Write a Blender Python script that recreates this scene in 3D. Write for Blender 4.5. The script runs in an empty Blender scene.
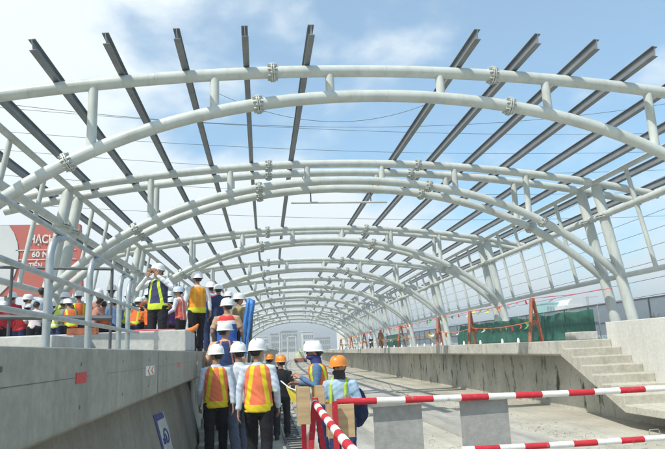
import bpy, math, random
from math import sin, cos, pi, radians, sqrt
from mathutils import Vector, Matrix, noise
random.seed(7)
S = bpy.context.scene
COL = S.collection

# ------------------------------------------------------------------ camera
W0, H0, FPX = 665.0, 449.0, 610.0
PITCH, YAW, ROLL = .2021, .1346, -.0424
F_ = Vector((sin(YAW)*cos(PITCH), cos(YAW)*cos(PITCH), sin(PITCH)))
R0 = Vector((cos(YAW), -sin(YAW), 0)); U0 = R0.cross(F_)
R_ = R0*cos(ROLL) + U0*sin(ROLL); U_ = -R0*sin(ROLL) + U0*cos(ROLL)
cam = bpy.data.cameras.new('camera'); co = bpy.data.objects.new('camera', cam); COL.objects.link(co)
cam.sensor_width = 36; cam.sensor_fit = 'HORIZONTAL'; cam.lens = 36*FPX/W0
cam.clip_start = .05; cam.clip_end = 6000
m = Matrix.Identity(4)
for i in range(3):
    m[i][0] = R_[i]; m[i][1] = U_[i]; m[i][2] = -F_[i]
co.matrix_world = m
S.camera = co
def at(px, py, Y):
    """point of the scene seen at a photo pixel, at forward distance Y"""
    d = F_ + R_*((px-W0/2)/FPX) - U_*((py-H0/2)/FPX)
    return d*(Y/d.y)

# ------------------------------------------------------------------ light
SUN = Vector((-.62, -.50, 1.02)).normalized()      # direction towards the sun
elev = math.asin(SUN.z); azim = math.atan2(SUN.x, SUN.y)
w = bpy.data.worlds.new('World'); S.world = w; w.use_nodes = True
nt = w.node_tree; N = nt.nodes; L = nt.links
bg = N['Background']; bg.inputs['Strength'].default_value = .145
sky = N.new('ShaderNodeTexSky'); sky.sky_type = 'NISHITA'; sky.sun_disc = False
sky.sun_elevation = elev; sky.sun_rotation = azim; sky.air_density = 1.0; sky.dust_density = .6; sky.ozone_density = 1.6
tc = N.new('ShaderNodeTexCoord'); mp = N.new('ShaderNodeMapping'); mp.inputs['Scale'].default_value = (1.0, 1.0, 1.7)
mp.inputs['Location'].default_value = (.35, .0, .2)
L.new(tc.outputs['Generated'], mp.inputs['Vector'])
nz = N.new('ShaderNodeTexNoise'); nz.inputs['Scale'].default_value = 3.6; nz.inputs['Detail'].default_value = 10; nz.inputs['Roughness'].default_value = .50; nz.inputs['Distortion'].default_value = .15
L.new(mp.outputs[0], nz.inputs['Vector'])
sp = N.new('ShaderNodeSeparateXYZ'); L.new(tc.outputs['Generated'], sp.inputs[0])
def mth(op, a, b=None, c=None, clamp=False, tree=None):
    n = (tree or nt).nodes.new('ShaderNodeMath'); n.operation = op; n.use_clamp = clamp
    for i, v in enumerate((a, b, c)):
        if v is None: continue
        if isinstance(v, (int, float)): n.inputs[i].default_value = v
        else: (tree or nt).links.new(v, n.inputs[i])
    return n.outputs[0]
bias = mth('MULTIPLY_ADD', sp.outputs['X'], -.40, .055)
low = mth('MAXIMUM', mth('MULTIPLY_ADD', sp.outputs['Z'], -.80, .30), -.03)
cov = mth('ADD', mth('ADD', nz.outputs[0], bias), low)
mr = N.new('ShaderNodeMapRange'); mr.interpolation_type = 'SMOOTHSTEP'
mr.inputs['From Min'].default_value = .43; mr.inputs['From Max'].default_value = .64
mr.inputs['To Min'].default_value = .22; mr.inputs['To Max'].default_value = .96
L.new(cov, mr.inputs['Value'])
mx = N.new('ShaderNodeMix'); mx.data_type = 'RGBA'
tn = N.new('ShaderNodeMix'); tn.data_type = 'RGBA'; tn.blend_type = 'MULTIPLY'; tn.inputs[0].default_value = 1; tn.inputs[7].default_value = (.68, 1.28, 1.38, 1)
L.new(sky.outputs[0], tn.inputs[6])
L.new(mr.outputs[0], mx.inputs['Factor']); L.new(tn.outputs[2], mx.inputs[6]); mx.inputs[7].default_value = (6.7, 7.25, 7.45, 1)
L.new(mx.outputs[2], bg.inputs['Color'])
sl = bpy.data.lights.new('sun', 'SUN'); sl.energy = 4.2; sl.angle = radians(.5); sl.color = (1, .95, .86)
so = bpy.data.objects.new('sun', sl); COL.objects.link(so)
so.rotation_euler = SUN.to_track_quat('Z', 'Y').to_euler()
S.view_settings.view_transform = 'Standard'; S.view_settings.look = 'None'
S.view_settings.exposure = 0.10; S.view_settings.gamma = 1; S.view_settings.use_curve_mapping = False
S.render.engine = 'CYCLES'

# ------------------------------------------------------------------ materials
def newmat(name):
    mt = bpy.data.materials.new(name); mt.use_nodes = True
    return mt, mt.node_tree, mt.node_tree.nodes['Principled BSDF']
def mat(name, col, rough=.6, metal=0, var=.12, scale=6, bump=0, bscale=40, spec=.5, space='Object', stretch=(1, 1, 1), alpha=1, coat=0):
    mt, t, b = newmat(name)
    b.inputs['Roughness'].default_value = rough; b.inputs['Metallic'].default_value = metal
    b.inputs['Specular IOR Level'].default_value = spec; b.inputs['Alpha'].default_value = alpha
    c = t.nodes.new('ShaderNodeTexCoord'); mp = t.nodes.new('ShaderNodeMapping'); mp.inputs['Scale'].default_value = stretch
    t.links.new(c.outputs[space], mp.inputs[0])
    n = t.nodes.new('ShaderNodeTexNoise'); n.inputs['Scale'].default_value = scale; n.inputs['Detail'].default_value = 6
    t.links.new(mp.outputs[0], n.inputs['Vector'])
    r = t.nodes.new('ShaderNodeValToRGB'); r.color_ramp.elements[0].position = .3; r.color_ramp.elements[1].position = .7
    r.color_ramp.elements[0].color = tuple(x*(1-var) for x in col)+(1,)
    r.color_ramp.elements[1].color = tuple(min(1, x*(1+var)) for x in col)+(1,)
    t.links.new(n.outputs[0], r.inputs[0]); t.links.new(r.outputs[0], b.inputs['Base Color'])
    if bump:
        n2 = t.nodes.new('ShaderNodeTexNoise'); n2.inputs['Scale'].default_value = bscale; n2.inputs['Detail'].default_value = 5
        t.links.new(c.outputs[space], n2.inputs['Vector'])
        bp = t.nodes.new('ShaderNodeBump'); bp.inputs['Strength'].default_value = bump; bp.inputs['Distance'].default_value = .02
        t.links.new(n2.outputs[0], bp.inputs['Height']); t.links.new(bp.outputs[0], b.inputs['Normal'])
    return mt
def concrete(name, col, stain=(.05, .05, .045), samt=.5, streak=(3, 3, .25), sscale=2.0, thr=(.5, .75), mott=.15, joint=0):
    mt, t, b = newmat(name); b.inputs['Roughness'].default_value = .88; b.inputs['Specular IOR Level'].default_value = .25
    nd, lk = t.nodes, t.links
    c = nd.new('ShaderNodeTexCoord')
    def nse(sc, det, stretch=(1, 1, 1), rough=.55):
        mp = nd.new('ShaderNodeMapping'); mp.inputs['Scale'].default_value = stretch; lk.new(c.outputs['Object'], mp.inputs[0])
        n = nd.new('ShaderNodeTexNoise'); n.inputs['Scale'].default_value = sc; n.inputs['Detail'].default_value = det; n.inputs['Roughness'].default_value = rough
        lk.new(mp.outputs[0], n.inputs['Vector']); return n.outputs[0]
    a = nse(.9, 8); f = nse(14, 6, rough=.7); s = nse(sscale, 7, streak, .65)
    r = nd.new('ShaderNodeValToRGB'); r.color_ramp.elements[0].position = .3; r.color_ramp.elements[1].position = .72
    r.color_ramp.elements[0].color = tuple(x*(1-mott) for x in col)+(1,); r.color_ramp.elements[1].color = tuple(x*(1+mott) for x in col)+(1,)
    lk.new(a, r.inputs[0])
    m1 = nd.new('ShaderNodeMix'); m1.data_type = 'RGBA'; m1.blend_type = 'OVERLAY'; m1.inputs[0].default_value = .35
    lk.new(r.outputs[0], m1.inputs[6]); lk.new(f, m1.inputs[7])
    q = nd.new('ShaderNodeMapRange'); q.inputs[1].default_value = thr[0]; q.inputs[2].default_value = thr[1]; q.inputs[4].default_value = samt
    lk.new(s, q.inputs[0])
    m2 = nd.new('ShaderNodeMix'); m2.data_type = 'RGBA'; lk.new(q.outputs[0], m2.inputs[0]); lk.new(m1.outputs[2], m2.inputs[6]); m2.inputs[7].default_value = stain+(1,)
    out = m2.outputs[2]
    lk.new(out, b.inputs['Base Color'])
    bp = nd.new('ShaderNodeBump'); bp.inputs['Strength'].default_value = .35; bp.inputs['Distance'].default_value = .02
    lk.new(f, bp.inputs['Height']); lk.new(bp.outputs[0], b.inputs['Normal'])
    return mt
M = {}
M['white_steel'] = mat('white_painted_steel', (.545, .585, .56), .40, var=.12, scale=1.8, spec=.4, bump=.04, bscale=9)
_t = M['white_steel'].node_tree; _b = _t.nodes['Principled BSDF']; _src = _b.inputs['Base Color'].links[0].from_socket
_c = _t.nodes.new('ShaderNodeTexCoord'); _n = _t.nodes.new('ShaderNodeTexNoise'); _n.inputs['Scale'].default_value = 7; _n.inputs['Detail'].default_value = 8
_m = _t.nodes.new('ShaderNodeMapping'); _m.inputs['Scale'].default_value = (1, 1, .25); _t.links.new(_c.outputs['Object'], _m.inputs[0]); _t.links.new(_m.outputs[0], _n.inputs['Vector'])
_r = _t.nodes.new('ShaderNodeMapRange'); _r.inputs[1].default_value = .52; _r.inputs[2].default_value = .72; _r.inputs[4].default_value = .45; _t.links.new(_n.outputs[0], _r.inputs[0])
_x = _t.nodes.new('ShaderNodeMix'); _x.data_type = 'RGBA'; _t.links.new(_r.outputs[0], _x.inputs[0]); _t.links.new(_src, _x.inputs[6]); _x.inputs[7].default_value = (.40, .42, .37, 1); _t.links.new(_x.outputs[2], _b.inputs['Base Color'])
M['flange'] = mat('flange_steel', (.52, .55, .52), .45, .1, var=.2, scale=20)
M['purlin'] = mat('galvanised_purlin', (.20, .22, .235), .5, .25, var=.15, scale=3)
M['galv'] = mat('galvanised_pipe', (.40, .44, .45), .42, .55, var=.18, scale=9)
M['dark_steel'] = mat('dark_steel', (.10, .11, .12), .5, .3, var=.2)
M['fascia'] = concrete('fascia_concrete', (.35, .34, .285), (.13, .125, .11), .55, (2.0, 2.0, .12), 1.6, (.5, .8))
M['fascia_low'] = concrete('lower_wall_concrete', (.29, .27, .22), (.11, .10, .085), .5, (1.5, 1.5, .4), 1.6, (.45, .8))
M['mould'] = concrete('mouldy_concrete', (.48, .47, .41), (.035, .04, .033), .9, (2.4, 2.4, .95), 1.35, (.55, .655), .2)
M['edge'] = concrete('platform_edge_concrete', (.50, .49, .44), (.16, .155, .13), .7, (2.2, 2.2, .9), 2.2, (.5, .75), .15)
M['stair'] = concrete('stair_concrete', (.47, .455, .39), (.22, .21, .16), .65, (2, 2, 1), 2.5, (.5, .8), .12)
M['parapet'] = concrete('parapet_concrete', (.60, .60, .565), (.42, .41, .37), .5, (2, 2, .4), 1.4, (.5, .8), .07)
M['block'] = concrete('block_concrete', (.52, .525, .50), (.3, .3, .27), .4, (2, 2, .5), 2, (.5, .8), .1)
M['deck'] = concrete('deck_concrete', (.465, .445, .375), (.19, .185, .165), .75, (1.2, .10, 1), 1.1, (.42, .72), .16)
M['deck2'] = concrete('plinth_concrete', (.43, .42, .38), (.17, .165, .15), .7, (1.2, .12, 1), 1.6, (.45, .7), .16)
M['grey_board'] = concrete('grey_board', (.34, .345, .33), (.22, .22, .20), .6, (2, 2, .8), 4, (.55, .75), .08)
M['red_paint'] = concrete('red_paint', (.52, .035, .05), (.38, .22, .20), .75, (1, 1, 1), 26, (.60, .68), .12)
M['rust_red'] = mat('rust_red_steel', (.33, .11, .055), .65, var=.35, scale=14)
M['white_paint'] = concrete('white_paint', (.76, .76, .73), (.42, .39, .33), .7, (1, 1, 1), 22, (.60, .70), .06)
M['wood'] = mat('plywood', (.50, .36, .20), .7, var=.2, scale=3, stretch=(1, 1, 7), bump=.1)
M['wood_dark'] = mat('plywood_darker', (.27, .17, .09), .75, var=.25, scale=4, stretch=(1, 1, 7))  # darker plywood tone, used only on the side panels of the boxes
M['green_net'] = mat('green_net', (.014, .13, .09), .85, var=.35, scale=3, stretch=(1, 6, .5), alpha=.72)
M['blue_net'] = mat('dark_fence_mesh', (.12, .16, .20), .8, var=.2, scale=6, alpha=.42)
M['blue_sheet'] = mat('blue_tarpaulin', (.05, .20, .52), .5, var=.3, scale=7, bump=.4, bscale=7)
M['black'] = mat('black_rubber', (.02, .02, .02), .6)
M['leaf'] = mat('leaf', (.055, .085, .035), .7, var=.5, scale=.6)
M['bark'] = mat('bark', (.12, .09, .06), .9, var=.3)
M['city'] = mat('city_wall', (.46, .48, .48), .8, var=.08, scale=.1)
M['city_white'] = mat('city_white_wall', (.72, .73, .72), .8, var=.05, scale=.1)
M['city_teal'] = mat('city_teal_wall', (.28, .55, .55), .8, var=.08, scale=.1)
M['window'] = mat('window_glass', (.24, .27, .28), .2, var=.3, scale=.2)
M['wire'] = mat('wire', (.06, .06, .065), .6)
M['ground'] = concrete('city_ground', (.20, .21, .15), (.10, .14, .06), .8, (1, 1, 1), .02, (.4, .6), .2)
M['billboard_red'] = mat('billboard_red', (.52, .13, .10), .55, var=.05, scale=.6)
M['billboard_white'] = mat('billboard_white', (.66, .67, .66), .55, var=.05, scale=.6)
M['ink_blue'] = mat('ink_blue', (.04, .06, .22), .6)
M['sign_red'] = mat('sign_red', (.55, .05, .045), .6, var=.15, scale=30)
M['ribbon_y'] = mat('ribbon_yellow', (.75, .62, .06), .6)
M['ribbon_o'] = mat('ribbon_orange', (.75, .22, .04), .6)
M['ribbon_r'] = mat('ribbon_pink', (.70, .10, .12), .6)
M['ribbon_g'] = mat('ribbon_green', (.10, .38, .18), .6)

# ------------------------------------------------------------------ mesh helpers
class MB:
    def __init__(s): s.v = []; s.f = []; s.m = []
    def add(s, vs, fs, mi=0):
        o = len(s.v); s.v += [tuple(v) for v in vs]; s.f += [tuple(i+o for i in f) for f in fs]; s.m += [mi]*len(fs)
    def box(s, x0, x1, y0, y1, z0, z1, mi=0, off=None):
        vs = [(x, y, z) for x in (x0, x1) for y in (y0, y1) for z in (z0, z1)]
        if off: vs = [off(v) for v in vs]
        s.add(vs, [(0, 1, 3, 2), (4, 6, 7, 5), (0, 4, 5, 1), (2, 3, 7, 6), (0, 2, 6, 4), (1, 5, 7, 3)], mi)
    def obox(s, c, ax, ay, az, mi=0):
        c, ax, ay, az = Vector(c), Vector(ax), Vector(ay), Vector(az)
        vs = [c+ax*i+ay*j+az*k for i in (-1, 1) for j in (-1, 1) for k in (-1, 1)]
        s.add(vs, [(0, 1, 3, 2), (4, 6, 7, 5), (0, 4, 5, 1), (2, 3, 7, 6), (0, 2, 6, 4), (1, 5, 7, 3)], mi)
    def bar(s, a, b, wx, wz, mi=0, up=(0, 0, 1)):
        a, b = Vector(a), Vector(b); d = (b-a); n = d.normalized(); u = Vector(up)
        if abs(n.dot(u)) > .95: u = Vector((0, 1, 0))
        x = n.cross(u).normalized(); z = x.cross(n).normalized()
        s.obox((a+b)/2, d/2, x*wx/2, z*wz/2, mi)
    def tube(s, pts, r, n=12, mi=0, cap=True):
        pts = [Vector(p) for p in pts]; rs = r if isinstance(r, (list, tuple)) else [r]*len(pts)
        T = [(pts[min(i+1, len(pts)-1)]-pts[max(i-1, 0)]).normalized() for i in range(len(pts))]
        u = Vector((0, 0, 1)) if abs(T[0].z) < .9 else Vector((0, 1, 0))
        x = T[0].cross(u).normalized(); vs = []
        for i, p in enumerate(pts):
            x = (x - T[i]*x.dot(T[i])).normalized(); y = T[i].cross(x)
            vs += [p + (x*cos(2*pi*k/n)+y*sin(2*pi*k/n))*rs[i] for k in range(n)]
        fs = [(i*n+k, i*n+(k+1) % n, (i+1)*n+(k+1) % n, (i+1)*n+k) for i in range(len(pts)-1) for k in range(n)]
        if cap: fs += [tuple(reversed(range(n))), tuple(range((len(pts)-1)*n, len(pts)*n))]
        s.add(vs, fs, mi)
    def loft(s, rings, n=14, mi=0):
        """rings: (cx,cy,cz,a,b) horizontal ellipses"""
        vs = []
        for (cx, cy, cz, a, b) in rings: vs += [(cx+a*cos(2*pi*k/n), cy+b*sin(2*pi*k/n), cz) for k in range(n)]
        fs = [(i*n+k, i*n+(k+1) % n, (i+1)*n+(k+1) % n, (i+1)*n+k) for i in range(len(rings)-1) for k in range(n)]
        fs += [tuple(reversed(range(n))), tuple(range((len(rings)-1)*n, len(rings)*n))]
        s.add(vs, fs, mi)
    def ball(s, c, r, n=12, mi=0, sc=(1, 1, 1)):
        c = Vector(c); vs = []; fs = []; mm = n//2
        for i in range(1, mm):
            t = pi*i/mm
            vs += [(c.x+r*sc[0]*sin(t)*cos(2*pi*k/n), c.y+r*sc[1]*sin(t)*sin(2*pi*k/n), c.z+r*sc[2]*cos(t)) for k in range(n)]
        top = len(vs); vs += [(c.x, c.y, c.z+r*sc[2]), (c.x, c.y, c.z-r*sc[2])]
        for i in range(mm-2): fs += [(i*n+k, (i+1)*n+k, (i+1)*n+(k+1) % n, i*n+(k+1) % n) for k in range(n)]
        fs += [(top, k, (k+1) % n) for k in range(n)]; b = (mm-2)*n
        fs += [(top+1, b+(k+1) % n, b+k) for k in range(n)]
        s.add(vs, fs, mi)
    def prism(s, poly, a, b, mi=0):
        """poly: 2D points; a,b functions mapping (u,v)->3D front/back"""
        n = len(poly); vs = [a(*p) for p in poly]+[b(*p) for p in poly]
        fs = [tuple(range(n)), tuple(reversed(range(n, 2*n)))]+[(i, i+n, (i+1) % n+n, (i+1) % n) for i in range(n)]
        s.add(vs, fs, mi)
    def mesh(s, name, mats, smooth=True, ang=35):
        me = bpy.data.meshes.new(name); me.from_pydata(s.v, [], s.f); me.update()
        for mt in (mats if isinstance(mats, (list, tuple)) else [mats]): me.materials.append(mt)
        me.polygons.foreach_set('material_index', s.m)
        if smooth:
            me.polygons.foreach_set('use_smooth', [True]*len(s.f)); me.set_sharp_from_angle(angle=radians(ang))
        import bmesh
        b = bmesh.new(); b.from_mesh(me); bmesh.ops.recalc_face_normals(b, faces=b.faces); b.to_mesh(me); b.free()
        return me
    def build(s, name, mats, parent=None, smooth=True, ang=35, loc=None):
        return link(name, s.mesh(name, mats, smooth, ang), parent, loc)
def link(name, me, parent=None, loc=None):
    o = bpy.data.objects.new(name, me); COL.objects.link(o)
    if parent: o.parent = parent
    if loc is not None: o.location = loc
    return o
def tag(o, label=None, cat=None, group=None, kind=None):
    if label: o['label'] = label
    if cat: o['category'] = cat
    if group: o['group'] = group
    if kind: o['kind'] = kind
    return o
def thing(name, label, cat, loc=(0, 0, 0), rz=0, group=None):
    o = bpy.data.objects.new(name, None); COL.objects.link(o); o.location = loc; o.rotation_euler = (0, 0, rz)
    o.empty_display_size = .2
    return tag(o, label, cat, group)
def copy_tree(o, parent=None):
    c = o.copy(); COL.objects.link(c); c.parent = parent
    for ch in list(o.children): copy_tree(ch, c)
    return c
def bevel(o, wd=.01, seg=2):
    b = o.modifiers.new('b', 'BEVEL'); b.width = wd; b.segments = seg; b.limit_method = 'ANGLE'; return o

# ------------------------------------------------------------------ plan of the station
CX, CK = 2.856, .000392
def cx(Y): return CX + CK*max(Y, 0)**2
def sx(Y): return CK*max(Y, 0)**2
def head(Y): return math.atan(2*CK*max(Y, 0))
ZG = -1.61                    # track deck
WH, HT, DT, HB = 8.4825, 5.86, .741, 5.293
ZS, WS, WC, ZC = 1.963, 8.957, 8.645, 3.997
RT = (WH*WH+DT*DT)/(2*DT)
def ztop(X): return HT-RT+sqrt(RT*RT-X*X)
d_ = HB-ZS; RB = (WS*WS+d_*d_)/(2*d_)
def zbot(X):
    t = X*X/WS**2; return HB-RB+sqrt(RB*RB-X*X)+.717*t*(1-t)
PAN = 2*WH/7

def ysamples(y0, y1, st): 
    n = max(1, int(math.ceil((y1-y0)/st))); return [y0+(y1-y0)*i/n for i in range(n+1)]
def strip(mb, xz, y0, y1, st=4, mi=0, closed=True):
    """sweep an (x,z) section along the curved station"""
    ys = ysamples(y0, y1, st); n = len(xz); vs = []
    for y in ys:
        vs += [(x+sx(y), y, z) for x, z in xz]
    fs = [(i*n+k, i*n+(k+1) % n, (i+1)*n+(k+1) % n, (i+1)*n+k) for i in range(len(ys)-1) for k in range(n)]
    fs += [tuple(range(n)), tuple(reversed(range((len(ys)-1)*n, len(ys)*n)))]
    mb.add(vs, fs, mi)

# ---- setting: ground, deck
g = MB(); g.add([(-1500, -1500, -15), (1500, -1500, -15), (1500, 1500, -15), (-1500, 1500, -15)], [(0, 1, 2, 3)])
tag(g.build('ground', M['ground'], smooth=False), 'flat green-brown city ground far below the viaduct', kind='structure')
d = MB(); strip(d, [(-7.6, ZG), (-7.6, ZG-1.2), (13.4, ZG-1.2), (13.4, ZG)], -8, 300, 6)
tag(d.build('track_deck', M['deck'], smooth=False), 'pale concrete viaduct deck where the tracks will lie', kind='structure')
# low track plinths
for i, (xa, xb) in enumerate([(.95, 2.15), (3.55, 4.75)]):
    p = MB(); strip(p, [(xa, ZG-.02), (xb, ZG-.02), (xb-.03, ZG+.055), (xa+.03, ZG+.055)], 5.5, 220, 3)
    o = p.build('track_plinth', M['deck2'], smooth=False)
    tag(o, ['low concrete track plinth curving away beside the left stairs', 'low concrete track plinth curving away in the middle of the deck'][i], 'plinth', kind='structure')

# ---- right platform (X from 6.6 to 12.6), starts at Y=12.8
XE, XW, XO = 6.6, 7.35, 12.9
r = thing('station_platform', 'long right-hand concrete platform with mould-streaked wall under its edge', 'platform')
p = MB(); strip(p, [(XE, -.02), (XE, -.30), (XE+.04, -.335), (XW+.25, -.36), (XO, -.36), (XO, -.02)], 12.805, 118, 4)
bevel(p.build('slab', M['edge'], r, smooth=False), .012, 2)
p = MB(); strip(p, [(XW, -.355), (XW, ZG), (XO-.3, ZG), (XO-.3, -.355)], 12.79, 118, 4)
p.build('wall', M['mould'], r, smooth=False)
# right stairs
st = thing('concrete_stairs', 'cream concrete stairs climbing to the end of the right platform', 'stairs')
y_top = 12.8; rise, run, nst = .168, .335, 7
poly = [(y_top, -.02), (y_top, -.335)]
zlow = -.02-nst*rise
prof = [(y_top+.0, -.022)]
y_top -= .15
for k in range(nst):
    prof += [(y_top-run*k-.06*(k > 0), -.022-rise*k) if False else (y_top-run*k, -.022-rise*k), (y_top-run*k, -.022-rise*(k+1))]
prof += [(y_top-run*nst-.9, -.022-rise*nst), (y_top-run*nst-.9, -.022-rise*nst-.13), (y_top-run*nst+.35, -.022-rise*nst-.13), (y_top+.15, -.335)]
p = MB(); XS1 = 7.72
p.prism(prof, lambda y, z: (XE, y, z), lambda y, z: (XS1, y, z))
bevel(p.build('flight', M['stair'], st, smooth=False), .012, 2)
# parapet to the right of the stairs
pw = thing('parapet_wall', 'white concrete parapet wall to the right of the right-hand stairs', 'wall')
p = MB(); p.box(XS1+.003, XS1+.30, 8.0, 12.55, -1.32, .345); bevel(p.build('panel', M['parapet'], pw, smooth=False), .015, 2)
p = MB(); p.box(XS1+.003, XO, 12.55, 12.79, -1.32, .345)
bevel(p.build('pier', M['parapet'], pw, smooth=False), .012, 2)
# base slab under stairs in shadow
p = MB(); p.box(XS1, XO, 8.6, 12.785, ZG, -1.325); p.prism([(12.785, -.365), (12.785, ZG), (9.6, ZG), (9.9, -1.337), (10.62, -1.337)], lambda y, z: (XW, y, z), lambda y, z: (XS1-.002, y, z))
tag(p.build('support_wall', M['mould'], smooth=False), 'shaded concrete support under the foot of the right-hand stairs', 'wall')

# ---- left platform
XL = -.91
l = thing('station_platform', 'left-hand concrete platform with smooth grey fascia close to the camera', 'platform')
p = MB(); strip(p, [(XL, .065), (XL, -.33), (XL-.05, -.36), (-6.9, -.36), (-6.9, .065)], -1.5, 118, 4)
bevel(p.build('slab', M['fascia'], l, smooth=False), .012, 2)
p = MB(); strip(p, [(-1.22, -.355), (-.93, ZG), (-6.4, ZG), (-6.4, -.355)], -1.5, 11.2, 4)
p.build('wall', M['fascia_low'], l, smooth=False)
p = MB(); strip(p, [(-1.35, -.355), (-1.35, ZG), (-6.4, ZG), (-6.4, -.355)], 12.9, 118, 4)
p.build('wall', M['mould'], l, smooth=False)
p = MB()
for a, b, c in (((-.905, -.24), (-.905, .065), 6.05),):
    p.box(-.911, -.892, c, c+.02, -.33, .05)
p.build('joint_line', M['dark_steel'], l, smooth=False)
p = MB(); strip(p, [(XL-.002, -.085), (XL+.0012, -.085), (XL+.0012, -.088), (XL-.002, -.088)], 1, 12, 3); p.build('formwork_line', M['dark_steel'], l, smooth=False)
# left stairs
st = thing('concrete_stairs', 'grey concrete stairs the workers climb beside the left platform', 'stairs')
prof = [(13.3, -.02)]
for k in range(9): prof += [(13.1-.35*k, -.02-.172*k), (13.1-.35*k, -.02-.172*(k+1))]
prof += [(13.1-.35*9, ZG), (13.3, ZG)]
p = MB(); p.prism(prof, lambda y, z: (-.90, y, z), lambda y, z: (.25, y, z))
bevel(p.build('flight', M['mould'], st, smooth=False), .012, 2)
p = MB(); p.box(-.9, .3, 9.62, 9.9, ZG, ZG+.14)
tag(bevel(p.build('kerb_block', M['stair'], smooth=False), .015), 'sunlit concrete kerb at the foot of the left stairs', 'kerb')

th_ = MB(); th_.tube([(0, 0, 0), (.004, 0, 0)], .011, 10); thm = th_.mesh('tie_hole', M['dark_steel'])
for i in range(9):
    for z in (-.02, -.24):
        y = 2.4+1.05*i; link('tie_hole', thm, l, (XL+sx(y)-.001, y, z))
# ------------------------------------------------------------------ blocks on the left platform
p = MB(); p.box(-2.42, -.955, 9.05, 10.4, .068, .37)
tag(bevel(p.build('concrete_block', M['block'], smooth=False), .015), 'sunlit concrete block in front of the standing photographer', 'concrete block')
p = MB(); p.box(-2.75, -2.28, 8.3, 9.2-.16, .068, .335)
tag(bevel(p.build('concrete_block', M['block'], smooth=False), .015), 'narrow grey concrete block between two handrail posts', 'concrete block')
p = MB(); p.box(-5.4, -2.05, 6.7, 7.5, .068, .27)
tag(bevel(p.build('concrete_curb', M['block'], smooth=False), .015), 'long pale concrete curb behind the nearest handrail post', 'curb')
a = at(68, 333, 7.0); b = at(97, 334, 7.0)
p = MB(); z = .271
p.box(a.x, b.x, 6.95, 7.07, z, z+.012); p.box(a.x, b.x, 6.95, 6.962, z+.013, z+.07); p.box(a.x, b.x, 7.058, 7.07, z+.013, z+.07)
tag(p.build('steel_channel', M['rust_red'], smooth=False), 'short rust-red steel channel lying on the pale curb', 'steel channel')

# ------------------------------------------------------------------ roof arches
def ring(mb, c, ax, r, th, n=20):
    c = Vector(c); ax = Vector(ax).normalized(); mb.tube([c-ax*th/2, c+ax*th/2], r, n)
def make_arch(Y, full=True):
    root = thing('roof_arch', 'x', 'roof arch', (cx(Y), Y, 0), -head(Y))
    ws = M['white_steel']; nn = 16 if full else 10
    n = 44
    m_ = MB(); m_.tube([((-10.7+21.4*i/n), 0, ztop(-10.7+21.4*i/n)) for i in range(n+1)], .128, nn); m_.build('top_chord', ws, root, ang=60)
    m_ = MB(); m_.tube([((-WS+2*WS*i/n), 0, zbot(-WS+2*WS*i/n)) for i in range(n+1)], .13, nn); m_.build('bottom_chord', ws, root, ang=60)
    for k in (-2.5, -1.5, -.5, .5, 1.5, 2.5):
        X = k*PAN; m_ = MB(); m_.tube([(X, 0, zbot(X)+.05), (X, 0, ztop(X)-.05)], .095, nn); m_.build('post', ws, root, ang=60)
    for sg in (-1, 1):
        xa = WH; za = ztop(WH); sl = (WS-WC)/(ZC-ZS)
        m_ = MB(); m_.tube([(sg*(WS+sl*ZS), 0, 0), (sg*WS, 0, ZS), (sg*WC, 0, ZC-.02)], .17, nn+2)
        m_.tube([(sg*WC, 0, ZC+.02), (sg*WC, 0, ZC+.12), (sg*(WH+.03), 0, za-.2), (sg*WH, 0, za-.02)], [.19, .165, .17, .12], nn+2)
        m_.build('column', ws, root, ang=60)
        m_ = MB(); u = Vector((sg*(WC-WS), 0, ZC-ZS)).normalized(); c = Vector((sg*WC, 0, ZC))
        ring(m_, c-u*.028, u, .26, .03, 24); ring(m_, c+u*.028, u, .26, .03, 24)
        if full:
            for q in range(10):
                a_ = 2*pi*q/10; e = Vector((0, 1, 0)); f = u.cross(e)
                pc = c+(e*cos(a_)+f*sin(a_))*.225
                m_.tube([pc-u*.08, pc+u*.08], .022, 6)
        m_.build('collar', M['flange'], root)
        for X, zf in ((sg*PAN, ztop), (sg*1.13*PAN, zbot), (sg*2.68*PAN, zbot)):
            m_ = MB(); u = Vector((1, 0, (zf(X+.01)-zf(X-.01))/.02)).normalized(); c = Vector((X, 0, zf(X)))
            ring(m_, c-u*.02, u, .205, .022, 24); ring(m_, c+u*.02, u, .205, .022, 24)
            if full:
                e = Vector((0, 1, 0)); f = u.cross(e)
                for q in range(8):
                    a_ = 2*pi*(q+.5)/8; pc = c+(e*cos(a_)+f*sin(a_))*.178
                    m_.tube([pc-u*.055, pc+u*.055], .020, 6)
                    pd = (e*cos(a_+.39)+f*sin(a_+.39))
                    m_.obox(c+pd*.155-u*.07, u*.035, pd*.03, u.cross(pd)*.006); m_.obox(c+pd*.155+u*.07, u*.035, pd*.03, u.cross(pd)*.006)
            m_.build('flange', M['flange'], root)
    return root
YM = [19.165+10.46*k for k in range(10)]
ords = ['second', 'third', 'fourth', 'fifth', 'sixth', 'seventh', 'eighth', 'ninth', 'tenth', 'eleventh']
a1 = make_arch(12.03)
for nm, zf, rr_ in (('weld_seam', ztop, .131), ('weld_seam', zbot, .133)):
    for X in (-7.3, -4.85, -.0, 4.85, 7.3):
        u = Vector((1, 0, (zf(X+.01)-zf(X-.01))/.02)).normalized(); c_ = Vector((X, 0, zf(X))); q_ = MB(); q_.tube([c_-u*.012, c_-u*.004, c_+u*.004, c_+u*.012], [rr_-.002, rr_, rr_, rr_-.002], 20); q_.build(nm, M['flange'], a1)
tag(a1, 'nearest single white tubular roof arch crossing the top of the view', group='white tubular roof arches')
proto = make_arch(18.67)
first = True
ARCH_Y = [12.03]
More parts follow.
